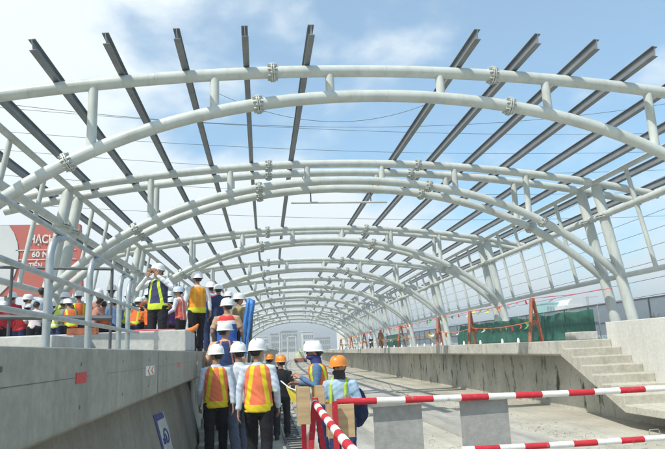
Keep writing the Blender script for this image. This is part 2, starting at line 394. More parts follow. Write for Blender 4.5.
for k, ym in enumerate(YM):
    for j, dy in enumerate((-.5, .5)):
        y = ym+dy; ARCH_Y.append(y)
        o = proto if first else copy_tree(proto); first = False
        o.location = (cx(y), y, 0); o.rotation_euler = (0, 0, -head(y))
        tag(o, '%s white tube arch of the %s frame group counted from the camera' % (('front', 'rear')[j], ords[k]), 'roof arch', 'white tubular roof arches')

# ------------------------------------------------------------------ side lattices: three long tubes and leaning posts
def lattice(sg, label):
    root = thing('side_lattice', label, 'steel lattice')
    ys = [6.5]+[12.03]+[v for v in YM]+[YM[-1]+1.5]
    def line(w, z, r, nm, n=14):
        m_ = MB(); m_.tube([(cx(y)+sg*w, y, z) for y in ys], r, n); m_.build(nm, M['white_steel'], root, ang=60)
    line(WH-.06, ztop(WH)+.0, .085, 'upper_tube'); line(WC+.0, ZC+.02+.0, .11, 'middle_tube'); line(WS+.03, ZS, .085, 'lower_tube')
    sl = (WS-WC)/(ZC-ZS)
    for k in range(len(YM)):
        for dy in (-8.26, -6.26, -4.26, -2.26) if k else (-4.9, -2.46):
            y = YM[k]+dy
            m_ = MB(); m_.tube([(sg*(WS+.02), 0, ZS), (sg*(WH-.04), 0, ztop(WH))], .066, 10)
            o = m_.build('post', M['white_steel'], root, loc=(cx(y), y, 0), ang=60)
    return root
lattice(-1, 'left side row of long white tubes and slim leaning posts joining the arches')
lattice(1, 'right side row of long white tubes and slim leaning posts joining the arches')

# ------------------------------------------------------------------ purlins (I-beams) on the roof
def purlin(off, y0, label):
    slope = -(off)/sqrt(RT*RT-off*off); a = math.atan(slope)
    nx = Vector((-sin(a), cos(a))) if False else Vector((sin(-a), cos(a)))
    base = Vector((off, ztop(off)))+nx*.135
    tx = Vector((cos(a), sin(a)))
    h, fw, tf, tw = .225, .062, .012, .006
    pf = [(-fw, 0), (fw, 0), (fw, tf), (tw, tf), (tw, h-tf), (fw, h-tf), (fw, h), (-fw, h), (-fw, h-tf), (-tw, h-tf), (-tw, tf), (-fw, tf)]
    sec = [base+tx*u+nx*v for u, v in pf]
    ys = [y0, 12.03]+YM+[YM[-1]+1.5]; vs = []; n = len(pf); m_ = MB()
    for y in ys: vs += [(cx(y)+q.x, y, q.y) for q in sec]
    fs = [(i*n+k, i*n+(k+1) % n, (i+1)*n+(k+1) % n, (i+1)*n+k) for i in range(len(ys)-1) for k in range(n)]
    m_.add(vs, fs+[tuple(range(n)), tuple(reversed(range((len(ys)-1)*n, len(ys)*n)))])
    o = m_.build('purlin', M['purlin'], smooth=False)
    tag(o, label, 'purlin', 'long steel purlins over the arches')
nth = ['first', 'second', 'third', 'fourth', 'fifth', 'sixth', 'seventh', 'eighth']
Y0L = [9.9, 9.9, 9.9, 9.9, 9.9, 9.9, 9.9, 9.9]
for i, off in enumerate((1.6, 2.87, 4.13, 5.4, 6.67, 7.94, 9.2, 10.4)):
    purlin(off+.05, 10.75, '%s grey steel I-beam on the right side of the open centre gap in the roof' % nth[i])
    purlin(-off-.09, 10.75, '%s grey steel I-beam on the left side of the open centre gap in the roof' % nth[i])

# hanging lamp bar under second arch
hb = thing('hanging_bar', 'thin white bar hung by two short rods under the second arch', 'hanging bar')
A = at(291, 203, 19.6); B = at(387, 202, 19.6)
p = MB(); p.tube([A, B], .035, 10); p.build('bar', M['white_steel'], hb)
for q in (311, 371):
    c = at(q, 203, 19.6); p = MB(); p.tube([c, (c.x, 19.65, zbot(c.x-cx(19.6)))], .022, 8); p.build('rod', M['dark_steel'], hb)

# ------------------------------------------------------------------ left handrail (galvanised)
hr = thing('handrail', 'galvanised pipe handrail with bent posts on the left platform', 'handrail')
HX = -1.5
for z in (.985, .60, .315):
    p = MB(); p.tube([(HX+(.0 if z > .9 else .05), 2.4, z), (HX+(.0 if z > .9 else .05), 8.1, z)], .020, 12); p.build('rail', M['galv'], hr)
for y in (4.75, 5.9, 7.2, 7.7):
    p = MB(); pts = [(HX, y, .06), (HX, y, .74)]
    for q in range(1, 7):
        a_ = pi/2*q/6; pts.append((HX, y+.2*(1-cos(a_)), .74+.2*sin(a_)))
    pts.append((HX, y+.30, .968))
    p.tube(pts, .029, 14); p.build('post', M['galv'], hr)
# dark cross rails behind
A = at(-12, 267, 8.6); B = at(112, 269, 8.6)
cr = thing('cross_rail', 'dark double cross rail behind the handrail posts', 'rail')
p = MB(); p.tube([A, B], .022, 10); p.build('rail', M['dark_steel'], cr)
A2 = at(-12, 317, 8.6); B2 = at(112, 318, 8.6)
p = MB(); p.tube([A2, B2], .035, 10); p.build('rail', M['dark_steel'], cr)
for X in (A.x+.3, B.x): 
    p = MB(); p.tube([(X, 8.62, .07), (X, 8.62, A.z)], .02, 10); p.build('post', M['dark_steel'], cr)

# ------------------------------------------------------------------ marks on fascia
def fascia_pt(px, py, X=XL+.001):
    d = F_ + R_*((px-W0/2)/FPX) - U_*((py-H0/2)/FPX); return d*(X/d.x)
c = fascia_pt(80, 378)
p = MB(); p.box(XL+.000, XL+sx(c.y+.2)+.004, c.y-.10, c.y+.10, c.z-.026, c.z+.028)
tag(p.build('red_marker', M['sign_red'], smooth=False), 'red square marker stuck on the left platform fascia', 'marker')
c = fascia_pt(148.5, 370.5)
ar = thing('arrow_label', 'small white label with two orange arrows on the left fascia', 'label')
p = MB(); p.box(XL+.000, XL+sx(c.y+.25)+.004, c.y-.22, c.y+.22, c.z-.04, c.z+.04); p.build('plate', M['white_paint'], ar, smooth=False)
for s in (-.08, .06):
    p = MB(); P = [(s+.05, .045), (s-.03, 0), (s+.05, -.045), (s+.08, -.045), (s+.0, 0), (s+.08, .045)]
    p.prism(P, lambda u, v: (XL+.021, c.y+u*1.3, c.z+v*.8), lambda u, v: (XL+.012, c.y+u*1.3, c.z+v*.8)); p.build('arrow', M['ribbon_o'], ar, smooth=False)
for (px, py, mt, lb) in ((194.5, 363, 'white_paint', 'tiny white tag near the far end of the left fascia'), (177, 364.5, 'ribbon_r', 'tiny faded pink mark on the left fascia')):
    c = fascia_pt(px, py); p = MB(); p.box(XL+.000, XL+sx(c.y+.25)+.004, c.y-.07, c.y+.07, c.z-.03, c.z+.03)
    tag(p.build('fascia_tag', M[mt], smooth=False), lb, 'tag')
# banner on lower slanted wall
def wall_pt(Y, t):   # t 0 top 1 bottom on slanted lower wall
    return Vector((-1.22+.29*t, Y, -.355+(ZG+.355)*t))
bn = thing('wall_banner', 'white banner with a dark blue emblem hung on the lower left wall', 'banner')
# corner positions found on the slanted wall plane
n_ = Vector((ZG+.355, 0, -.29)).normalized(); n_ = n_ if n_.x > 0 else -n_
def wplane(px, py, e=.004):
    e += .022
    d = F_ + R_*((px-W0/2)/FPX) - U_*((py-H0/2)/FPX); P0 = wall_pt(0, 0)
    return d*(P0.dot(n_)/d.dot(n_)) + n_*e
def quad(name, pts, e, mt, par, th=.003):
    p = MB(); P = [wplane(x, y, e) for x, y in pts]; Q = [v-n_*th for v in P]; n = len(P)
    p.add(P+Q, [tuple(range(n)), tuple(reversed(range(n, 2*n)))]+[(i, i+n, (i+1) % n+n, (i+1) % n) for i in range(n)])
    return p.build(name, mt, par, smooth=False)
quad('sheet', [(152, 416), (161, 412), (173, 449), (162, 454)], .004, M['block'], bn)
quad('edge_strip', [(151, 416), (153, 415.4), (163, 454), (161, 454)], .007, M['ink_blue'], bn)
quad('header', [(152.5, 415.5), (160, 412.5), (162, 418), (154.5, 422)], .008, M['ink_blue'], bn)
def ringquad(name, cx_, cy_, rx, ry, ang, wd, e):
    p = MB(); n = 24; V = []
    for k in range(n):
        a_ = 2*pi*k/n
        for f in (1, 1-wd):
            u, v = rx*f*cos(a_), ry*f*sin(a_)
            V.append(wplane(cx_+u*cos(ang)-v*sin(ang), cy_+u*sin(ang)+v*cos(ang), e))
    p.add(V, [(2*k, 2*((k+1) % n), 2*((k+1) % n)+1, 2*k+1) for k in range(n)]); return p.build(name, M['ink_blue'], bn, smooth=False)
ringquad('emblem', 164, 436, 2.6, 7.8, -.25, .32, .008)
ringquad('emblem', 163.2, 438, 1.5, 4.2, -.25, .6, .010)
quad('lettering', [(160.5, 439), (162.5, 438.2), (164, 444.5), (162, 445)], .009, M['ink_blue'], bn)

# ------------------------------------------------------------------ red and white barriers, right foreground
def striped(a, b, r, seg, name_par, start=0, first_len=None):
    a, b = Vector(a), Vector(b); Ltot = (b-a).length; u = (b-a)/Ltot; s = 0; k = start
    while s < Ltot-1e-4:
        e = min(Ltot, s+(first_len if (first_len and s == 0) else seg))
        sag = lambda q: Vector((0, 0, -.01*sin(pi*q/Ltot)))
        p = MB(); p.tube([a+u*s+sag(s), a+u*e+sag(e)], r, 14)
        p.build('red_band' if k % 2 == 0 else 'white_band', M['red_paint'] if k % 2 == 0 else M['white_paint'], name_par, ang=50)
        s = e; k += 1
br = thing('barrier_rail', 'upper red and white striped barrier pole across the deck', 'barrier')
striped(at(337, 402, 5.0), at(700, 386, 5.05), .026, .235, br, 0, .32)
b2 = thing('barrier_rail', 'lower red and white striped barrier pole near the bottom edge', 'barrier')
striped(at(462, 449.5, 4.9), at(700, 434.5, 4.95), .024, .21, b2, 1, .1)
for (xa, xb, lb) in ((373, 421.5, 'left one of two grey boards hanging from the striped barrier'), (460, 508, 'right one of two grey boards hanging from the striped barrier')):
    A = at(xa, 401, 5.045); B = at(xb, 399, 5.045)
    p = MB(); p.prism([(0, 0), (1, 0), (1, -1), (0, -1)], lambda u, v: (A.x+(B.x-A.x)*u, 5.06, A.z+(B.z-A.z)*u+v*.62), lambda u, v: (A.x+(B.x-A.x)*u, 5.068, A.z+(B.z-A.z)*u+v*.62))
    tag(p.build('grey_board', M['grey_board'], smooth=False), lb, 'board')
# striped pole towards the camera
b3 = thing('barrier_rail', 'red and white striped barrier pole slanting towards the camera', 'barrier')
striped(at(315, 403, 4.5), at(366, 466, 2.4), .024, .155, b3, 1, .05)
# red A-frame stand
af = thing('barrier_stand', 'red steel barrier stand carrying two plywood boxes', 'barrier stand')
def leg(a, b, wd=.045, mt='red_paint', nm='leg'):
    p = MB(); p.bar(a, b, wd, wd); p.build(nm, M[mt], af, smooth=False)
ap = at(314.5, 398, 4.55)
leg(ap+Vector((.0, 0, 0)), (ap.x-.14, 4.5, ZG), .038)
leg(ap+Vector((.01, .03, 0)), (ap.x+.17, 4.62, ZG), .034)
leg((ap.x-.08, 4.62, ap.z), (ap.x-.05, 4.95, ZG), .034)
t1 = at(334.5, 401, 4.9); leg(t1, (t1.x+.01, 4.9, ZG), .04, nm='upright')
leg(at(305.5, 421, 4.75), (at(305.5, 421, 4.75).x, 4.75, ZG), .05, 'white_paint', 'white_post')
p = MB(); p.bar((ap.x-.13, 4.53, ZG+.45), (ap.x+.16, 4.6, ZG+.45), .03, .03); p.build('cross_brace', M['red_paint'], af, smooth=False)
def wbox(px0, py0, px1, py1, Y, dep, lb, split=None):
    A = at(px0, py0, Y); B = at(px1, py1, Y); t = thing('plywood_box', lb, 'box')
    p = MB(); p.box(A.x, B.x, Y, Y+.012, B.z, A.z); bevel(p.build('front_panel', M['wood'], t, smooth=False), .003)
    p = MB(); p.box(B.x-.014, B.x-.001, Y+.013, Y+dep, B.z, A.z); bevel(p.build('side_panel', M['wood_dark'], t, smooth=False), .003)
    p = MB(); p.box(A.x, B.x-.015, Y+dep-.012, Y+dep, B.z, A.z); p.build('back_panel', M['wood'], t, smooth=False)
    return A, B
wbox(297, 387.5, 311, 424, 4.35, .12, 'upright plywood box on the left of the red stand')
wbox(315.5, 386, 325, 404, 4.62, .1, 'small plywood board on the red stand above the slanting pole')
wbox(327, 405, 355.5, 437, 4.95, .12, 'plywood box hanging under the red end of the barrier pole')
# yellow flag on string
fl = thing('tape_flag', 'yellow flag hanging from a white string beside the plywood box', 'flag')
a = at(281, 381, 5.2); b = at(298, 391, 4.6)
p = MB(); p.tube([a, (a+b)/2-Vector((0, 0, .015)), b], .005, 6); p.build('string', M['white_paint'], fl)
c1 = at(286, 386, 5.0); c2 = at(298, 391, 4.7); dz = Vector((0, 0, -.075))
p = MB(); q = [c1, c2, c2+dz*1.1, (c1+c2)/2+dz*1.4+Vector((0, .03, 0)), c1+dz*.1]; off = Vector((0, .004, 0))
p.add(q+[v+off for v in q], [(0, 1, 2, 3, 4), (9, 8, 7, 6, 5)]+[(i, i+5, (i+1) % 5+5, (i+1) % 5) for i in range(5)]); p.build('flag', M['ribbon_y'], fl, smooth=False)

# ladder-like drain grate
dg = thing('drain_grate', 'ladder-like steel drain grate in the deck left of the stand', 'grate')
for x in (.48, .80):
    p = MB(); strip(p, [(x, ZG+.0), (x+.045, ZG+.0), (x+.045, ZG+.03), (x, ZG+.03)], 6.5, 20, 2); p.build('side_bar', M['dark_steel'], dg, smooth=False)
rg = MB(); rg.box(-.14, .14, -.015, .015, 0, .022); rme = rg.mesh('rung', M['dark_steel'], False)
for i in range(45): link('rung', rme, dg, (.663+sx(6.7+.29*i), 6.7+.29*i, ZG+.004))
# rows of rebar loops
lp = MB(); lp.tube([(-.1, 0, 0), (-.1, 0, .07), (-.07, 0, .095), (.07, 0, .095), (.1, 0, .07), (.1, 0, 0)], .006, 6)
lme = lp.mesh('loop', M['galv'])
for (x0, ya, n, stp, lb) in ((5.05, 7.6, 60, .42, 'outer row of bent rebar loops standing out of the deck by the right wall'), (2.95, 7.4, 50, .45, 'row of bent rebar loops along the middle of the deck'), (5.5, 8.0, 50, .5, 'inner row of bent rebar loops nearest the right platform wall')):
    t = thing('rebar_row', lb, 'rebar')
    for i in range(n):
        y = ya+stp*i+random.uniform(-.07, .07)
        o = link('loop', lme, t, (x0+sx(y)+random.uniform(-.05, .05), y, ZG)); o.rotation_euler = (random.uniform(-.3, .3), 0, random.uniform(-.9, .9)); s = random.uniform(.35, .7); o.scale = (s, s, s*random.uniform(.6, 1))
c = at(653.5, 426, 9.9)
o = tag(MB().build('tmp', M['galv']), 'x'); bpy.data.objects.remove(o)
p = MB(); p.tube([(-.1, 0, 0), (-.1, 0, .06), (-.08, 0, .09), (.08, 0, .09), (.1, 0, .06), (.1, 0, 0)], .010, 8)
o = p.build('steel_loop', M['galv'], loc=(c.x, c.y, ZG)); o.scale = (.95, 1, .95)
tag(o, 'single bright steel lifting loop by the foot of the right stairs', 'steel loop')

# ------------------------------------------------------------------ right platform furniture
TR = [(17.4, 8.15), (23.2, 8.2), (27.4, 8.1), (36.5, 8.3), (43, 8.2), (52, 8.3), (62, 8.3), (74, 8.3)]
def trestle():
    t = thing('barricade_trestle', 'x', 'trestle')
    for sy in (-1, 1):
        p = MB(); p.bar((.0, sy*.34, 0), (0, sy*.04, 1.27), .04, .10, up=(1, 0, 0)); p.build('leg', M['rust_red'], t, smooth=False)
    p = MB(); p.bar((0.02, -.2, .55), (0.02, .2, .55), .02, .14); p.build('cross_plate', M['rust_red'], t, smooth=False)
    p = MB(); p.bar((0.02, -.13, .8), (0.02, .13, .8), .02, .04); p.build('cross_plate', M['rust_red'], t, smooth=False)
    for sy in (-1, 1):
        p = MB(); p.box(-.06, .06, sy*.34-.08, sy*.34+.08, 0, .012); p.build('foot_plate', M['rust_red'], t, smooth=False)
    return t
t0 = trestle()
tl = ['nearest', 'second nearest', 'third nearest', 'fourth nearest', 'fifth nearest', 'sixth nearest', 'seventh nearest', 'farthest']
for i, (y, x) in enumerate(TR):
    o = t0 if i == 0 else copy_tree(t0)
    o.location = (x+sx(y), y, -.02); o.rotation_euler = (0, 0, -.75+random.uniform(-.25, .25))
    tag(o, '%s rust-red A-shaped trestle standing on the right platform' % tl[i], 'trestle', 'rust-red trestles on the right platform')
rib = []
for nm in ('ribbon_y', 'ribbon_o', 'ribbon_r', 'ribbon_g', 'white_paint'):
    p = MB(); p.add([(0, -.05, 0), (0, .05, 0), (.03, .03, -.09), (.01, .13, -.17), (.0, .04, -.16), (-.02, -.03, -.10)], [(0, 1, 2, 5), (5, 2, 3, 4)])
    me = p.mesh('ribbon', M[nm], False); rib.append(me)
pts = [(9.8, 8.0)]+TR
for i in range(len(pts)-1):
    for hz, nm in ((1.27, 'top'), (.62, 'lower')):
        (ya, xa), (yb, xb) = pts[i], pts[i+1]
        if i == 0: continue
        a = Vector((xa+sx(ya), ya, hz-.02)); b = Vector((xb+sx(yb), yb, hz-.02)); n = 10
        sagv = .05 if nm == 'top' else .10
        P = [a.lerp(b, k/n)-Vector((0, 0, sagv*4*(k/n)*(1-k/n))) for k in range(n+1)]
        t = thing('ribbon_line', '%s ribbon-hung tape line between the %s and %s trestles' % (nm, tl[i-1], tl[i]), 'tape line', tuple(a), group='ribbon lines on the right platform')
        p = MB(); p.tube([v-a for v in P], .012, 6); p.build('line', M['ribbon_r'] if nm == 'top' else M['ribbon_o'], t)
        m_ = int((yb-ya)*(1.6 if nm == 'lower' else 1.3)); m_ = min(m_, 14)
        for k in range(m_):
            f = (k+random.uniform(.2, .8))/m_; q = a.lerp(b, f)-Vector((0, 0, sagv*4*f*(1-f)))
            o = link('ribbon', random.choice(rib), t, q-a); o.rotation_euler = (random.uniform(-.5, .5), random.uniform(-.3, .3), random.uniform(-1.2, 1.2)); s = random.uniform(.6, 1.35); o.scale = (s, s*1.3, s)
# near end of tape going right from the first trestle to the parapet
for hz, e, lb in ((1.25, (665, 292), 'top tape line running right from the nearest trestle'),):
    a = Vector((8.15+sx(17.4), 17.4, hz)); b = at(612, 288, 17.0)
    t = thing('ribbon_line', lb, 'tape line', tuple(a), group='ribbon lines on the right platform')
    p = MB(); p.tube([(0, 0, 0), (b-a)*.5-Vector((0, 0, .04)), b-a], .012, 6); p.build('line', M['ribbon_r'], t)

# white caps on the platform edge
cp = MB(); cp.loft([(0, 0, 0, .036, .036), (0, 0, .07, .035, .035), (0, 0, .085, .025, .025), (0, 0, .12, .022, .022)], 10)
cme = cp.mesh('rebar_cap', M['white_paint'])
y = 15.6; i = 0
wd = ['first', 'second', 'third', 'fourth', 'fifth', 'sixth', 'seventh', 'eighth', 'ninth', 'tenth']
while y < 75:
    o = link('plastic_cone', cme, None, (XE+.22+sx(y), y, -.02)); i += 1
    tag(o, 'small white plastic cap standing in a row along the right platform edge', 'cap', 'white caps along the platform edge')
    y += 1.35+random.uniform(-.3, .5)

# green net screen
gn = thing('net_screen', 'dark green net screen sagging on poles at the right platform', 'net screen')
p = MB(); nx_, nz_ = 50, 10; ys = [17.9+12.6*i/nx_ for i in range(nx_+1)]
for i, y in enumerate(ys):
    for k in range(nz_+1):
        f = k/nz_; top = .93+.05*sin(i*.9)*.5
        if i < 14*0: pass
        fold = .07*noise.noise(Vector((y*1.1, f*1.1, 3)))+.05*sin(y*7+2*noise.noise(Vector((y, f, 0))))
        top = top-.05*abs(sin(y*1.43+.3))
        p.v.append((10.5+fold+(1-f)*(-.15 if y > 27 else 0), y, .0+f*top-.02*(1-f)))
p.f = [(i*(nz_+1)+k, (i+1)*(nz_+1)+k, (i+1)*(nz_+1)+k+1, i*(nz_+1)+k+1) for i in range(nx_) for k in range(nz_)]; p.m = [0]*len(p.f)
o = p.build('net', M['green_net'], gn); sol = o.modifiers.new('s', 'SOLIDIFY'); sol.thickness = .01
for y in (17.9, 19.7, 21.5, 23.7, 25.9, 28.1, 30.3):
    p = MB(); p.tube([(10.62, y, 0), (10.62, y, 1.0)], .022, 8); p.build('pole', M['galv'], gn)
p = MB(); p.tube([(10.62, 17.9, .5), (10.62, 30.3, .5)], .018, 8); p.build('cross_pole', M['galv'], gn)
gn2 = thing('net_screen', 'far green net panel beyond the trestles on the right platform', 'net screen')
p = MB(); p.box(10.4, 10.43, 47, 53, 0, 1.0, off=lambda v: (v[0]+sx(v[1]), v[1], v[2])); p.build('net', M['green_net'], gn2, smooth=False)
# stacked boards by the parapet end
p = MB(); p.box(9.6, 10.35, 17.6, 18.2, -.02, .22)
tag(bevel(p.build('concrete_block', M['edge'], smooth=False), .02), 'small concrete block between the green net and the parapet', 'concrete block')

# outer dark fence
for sg, X, za, zb, lb in ((-1, -9.6, .0, 1.05, 'dark mesh fence behind the crowd on the left platform'), (1, 17.0, .15, 1.62, 'dark blue mesh fence beyond the right columns'),):
    ff = thing('mesh_fence', lb, 'fence')
    p = MB(); strip(p, [(X, za), (X+.03, za), (X+.03, zb), (X, zb)], 14, 120, 5); p.build('mesh_panel', M['blue_net'], ff, smooth=False)
    for z in (zb, .7): 
        p = MB(); strip(p, [(X-.03, z), (X+.06, z), (X+.06, z+.06), (X-.03, z+.06)], 14, 120, 5); p.build('rail', M['dark_steel'], ff, smooth=False)
    for i in range(34):
        y = 14.5+2.6*i; p = MB(); p.box(X-.05, X-.005, y, y+.06, -.6, zb+.05, off=lambda v: (v[0]+sx(v[1]), v[1], v[2])); p.build('post', M['dark_steel'], ff, smooth=False)
sb = MB(); strip(sb, [(-10.2, -.2), (-10.2, -2.2), (-7.0, -2.2), (-7.0, -.2)], 5, 200, 6)
tag(sb.build('service_deck', M['deck'], smooth=False), 'concrete service deck outside the left columns', kind='structure')
sb = MB(); strip(sb, [(13.6, -.5), (13.6, -2.2), (18, -2.2), (18, -.5)], 5, 200, 6)
tag(sb.build('service_deck', M['deck'], smooth=False), 'concrete service deck outside the right columns', kind='structure')

# blue sheet on the stairs
A = at(236, 372, 12.9); B = at(244, 371, 12.9); C_ = at(254.5, 301, 12.9); D_ = at(247.5, 298, 12.9)
bs = MB(); n = 14; m2 = 5
for i in range(n+1):
    for k in range(m2+1):
        f = i/n; h_ = k/m2; v = A.lerp(B, h_).lerp(D_.lerp(C_, h_), f); v = v+Vector((0, .02*sin(h_*9+f*4)+.03*noise.noise(Vector((f*6, h_*3, 1))), .02*sin(h_*pi)*(f > .95)))
        bs.v.append(tuple(v))
bs.f = [(i*(m2+1)+k, i*(m2+1)+k+1, (i+1)*(m2+1)+k+1, (i+1)*(m2+1)+k) for i in range(n) for k in range(m2)]; bs.m = [0]*len(bs.f)
bt = thing('blue_barrier', 'tall narrow blue sheet wrapped on a post by the stairs', 'barrier')
o = bs.build('sheet', M['blue_sheet'], bt); sol = o.modifiers.new('s', 'SOLIDIFY'); sol.thickness = .025
p = MB(); p.tube([B+Vector((-.02, .12, -1.3)), C_+Vector((-.03, .12, .03))], .03, 10); p.build('pole', M['dark_steel'], bt)

# ------------------------------------------------------------------ people
def cloth(name, col, rough=.85):
    mt = mat(name, col, rough, var=.16, scale=9, bump=.25, bscale=60, spec=.2); return mt
PM = {}
def pm(k, col):
    if k not in PM: PM[k] = cloth('cloth_'+k, col)
    return PM[k]
SKIN = mat('skin', (.36, .20, .13), .55, var=.1, scale=14)
SKIN2 = mat('light_skin', (.50, .31, .22), .55, var=.1, scale=14)
HAIR = mat('hair', (.012, .010, .009), .6)
HEL = {'white': mat('helmet_white', (.80, .80, .79), .3, var=.03, coat=1), 'orange': mat('helmet_orange', (.80, .27, .04), .35, var=.06),
       'blue': mat('helmet_pale_blue', (.50, .62, .74), .32, var=.04), 'red': mat('helmet_red', (.6, .08, .05), .35, var=.04)}
def banded(name, base, bands, rough=.75):
    """vest fabric with sewn bands: bands = list of (axis-expression kind, lo, hi, colour) in the wearer's own coordinates"""
    mt, t, b = newmat(name); b.inputs['Roughness'].default_value = rough; b.inputs['Specular IOR Level'].default_value = .25
    c = t.nodes.new('ShaderNodeTexCoord'); s = t.nodes.new('ShaderNodeSeparateXYZ'); t.links.new(c.outputs['Object'], s.inputs[0])
    n = t.nodes.new('ShaderNodeTexNoise'); n.inputs['Scale'].default_value = 8; t.links.new(c.outputs['Object'], n.inputs['Vector'])
    wob = mth('MULTIPLY_ADD', n.outputs[0], .02, -.01, tree=t)
    ax = mth('ABSOLUTE', mth('ADD', s.outputs[0], wob, tree=t), tree=t); z = mth('ADD', s.outputs[2], wob, tree=t)
    r = t.nodes.new('ShaderNodeValToRGB'); r.color_ramp.elements[0].position = .35; r.color_ramp.elements[1].position = .65
    r.color_ramp.elements[0].color = tuple(v*.85 for v in base)+(1,); r.color_ramp.elements[1].color = tuple(min(1, v*1.1) for v in base)+(1,)
    t.links.new(n.outputs[0], r.inputs[0]); cur = r.outputs[0]
    for kind, lo, hi, col in bands:
        v = ax if kind == 'x' else (z if kind == 'z' else mth('MULTIPLY_ADD', mth('SUBTRACT', z, 1.38, tree=t), .16, ax, tree=t))
        f = mth('MULTIPLY', mth('GREATER_THAN', v, lo, tree=t), mth('LESS_THAN', v, hi, tree=t), tree=t)
        m_ = t.nodes.new('ShaderNodeMix'); m_.data_type = 'RGBA'; t.links.new(f, m_.inputs[0]); t.links.new(cur, m_.inputs[6]); m_.inputs[7].default_value = tuple(col)+(1,)
        cur = m_.outputs[2]
    t.links.new(cur, b.inputs['Base Color']); return mt
YEL = (.80, .62, .03); LIME = (.58, .72, .05); ORG = (.82, .17, .05); PNK = (.80, .22, .16)
V_OY = banded('vest_orange_yellow', (.95, .23, .10), [('v', .040, .098, YEL), ('z', .80, .945, YEL)])
V_OY2 = banded('vest_orange_yellow_plain', (.85, .33, .03), [('x', .05, .09, (.85, .45, .03)), ('z', .80, .97, (.72, .68, .04))])
V_NAVY = banded('vest_navy_lime', (.05, .06, .13), [('v', .04, .09, LIME), ('z', .80, .97, LIME)])
V_O = banded('vest_orange_lime', ORG, [('x', .10, .15, LIME), ('z', .9, .97, LIME)])
V_PNK = banded('vest_pink_orange', (.80, .16, .13), [('x', .07, .10, (.85, .6, .55))])
J_BRW = banded('jacket_blue_white_red', (.035, .11, .42), [('z', 1.27, 1.335, (.78, .78, .76)), ('z', 1.335, 1.6, (.62, .05, .05))])
V_LIME = banded('vest_lime', (.50, .62, .10), [('z', 1.05, 1.10, (.7, .7, .68)), ('z', .92, .96, (.7, .7, .68))])
V_RED = banded('shirt_red', (.55, .03, .04), [])

def finish(mb, vox, name, mats, par, amp=0.0, seed=0, warp=None, smooth=2):
    me = bpy.data.meshes.new(name); me.from_pydata(mb.v, [], mb.f); me.update()
    import bmesh
    b = bmesh.new(); b.from_mesh(me); bmesh.ops.recalc_face_normals(b, faces=b.faces); b.to_mesh(me); b.free()
    t = bpy.data.objects.new('tmp', me); COL.objects.link(t)
    md = t.modifiers.new('r', 'REMESH'); md.mode = 'VOXEL'; md.voxel_size = vox; md.use_smooth_shade = True
    dg_ = bpy.context.evaluated_depsgraph_get(); dg_.update()
    nm = bpy.data.meshes.new_from_object(t.evaluated_get(dg_)); bpy.data.objects.remove(t)
    b = bmesh.new(); b.from_mesh(nm)
    for _ in range(smooth): bmesh.ops.smooth_vert(b, verts=b.verts, factor=.5, use_axis_x=True, use_axis_y=True, use_axis_z=True)
    if amp:
        b.normal_update()
        for v in b.verts:
            q = v.co; f = noise.noise(Vector((q.x*9+seed, q.y*9, q.z*7)))*.6+noise.noise(Vector((q.x*5, q.y*5+seed, q.z*22+q.x*14)))*.7
            v.co = q+v.normal*amp*f
    if warp:
        for v in b.verts: v.co = warp(v.co)
    for f in b.faces: f.smooth = True
    b.to_mesh(nm); b.free(); nm.name = name
    for mt in (mats if isinstance(mats, (list, tuple)) else [mats]): nm.materials.append(mt)
    return link(name, nm, par)

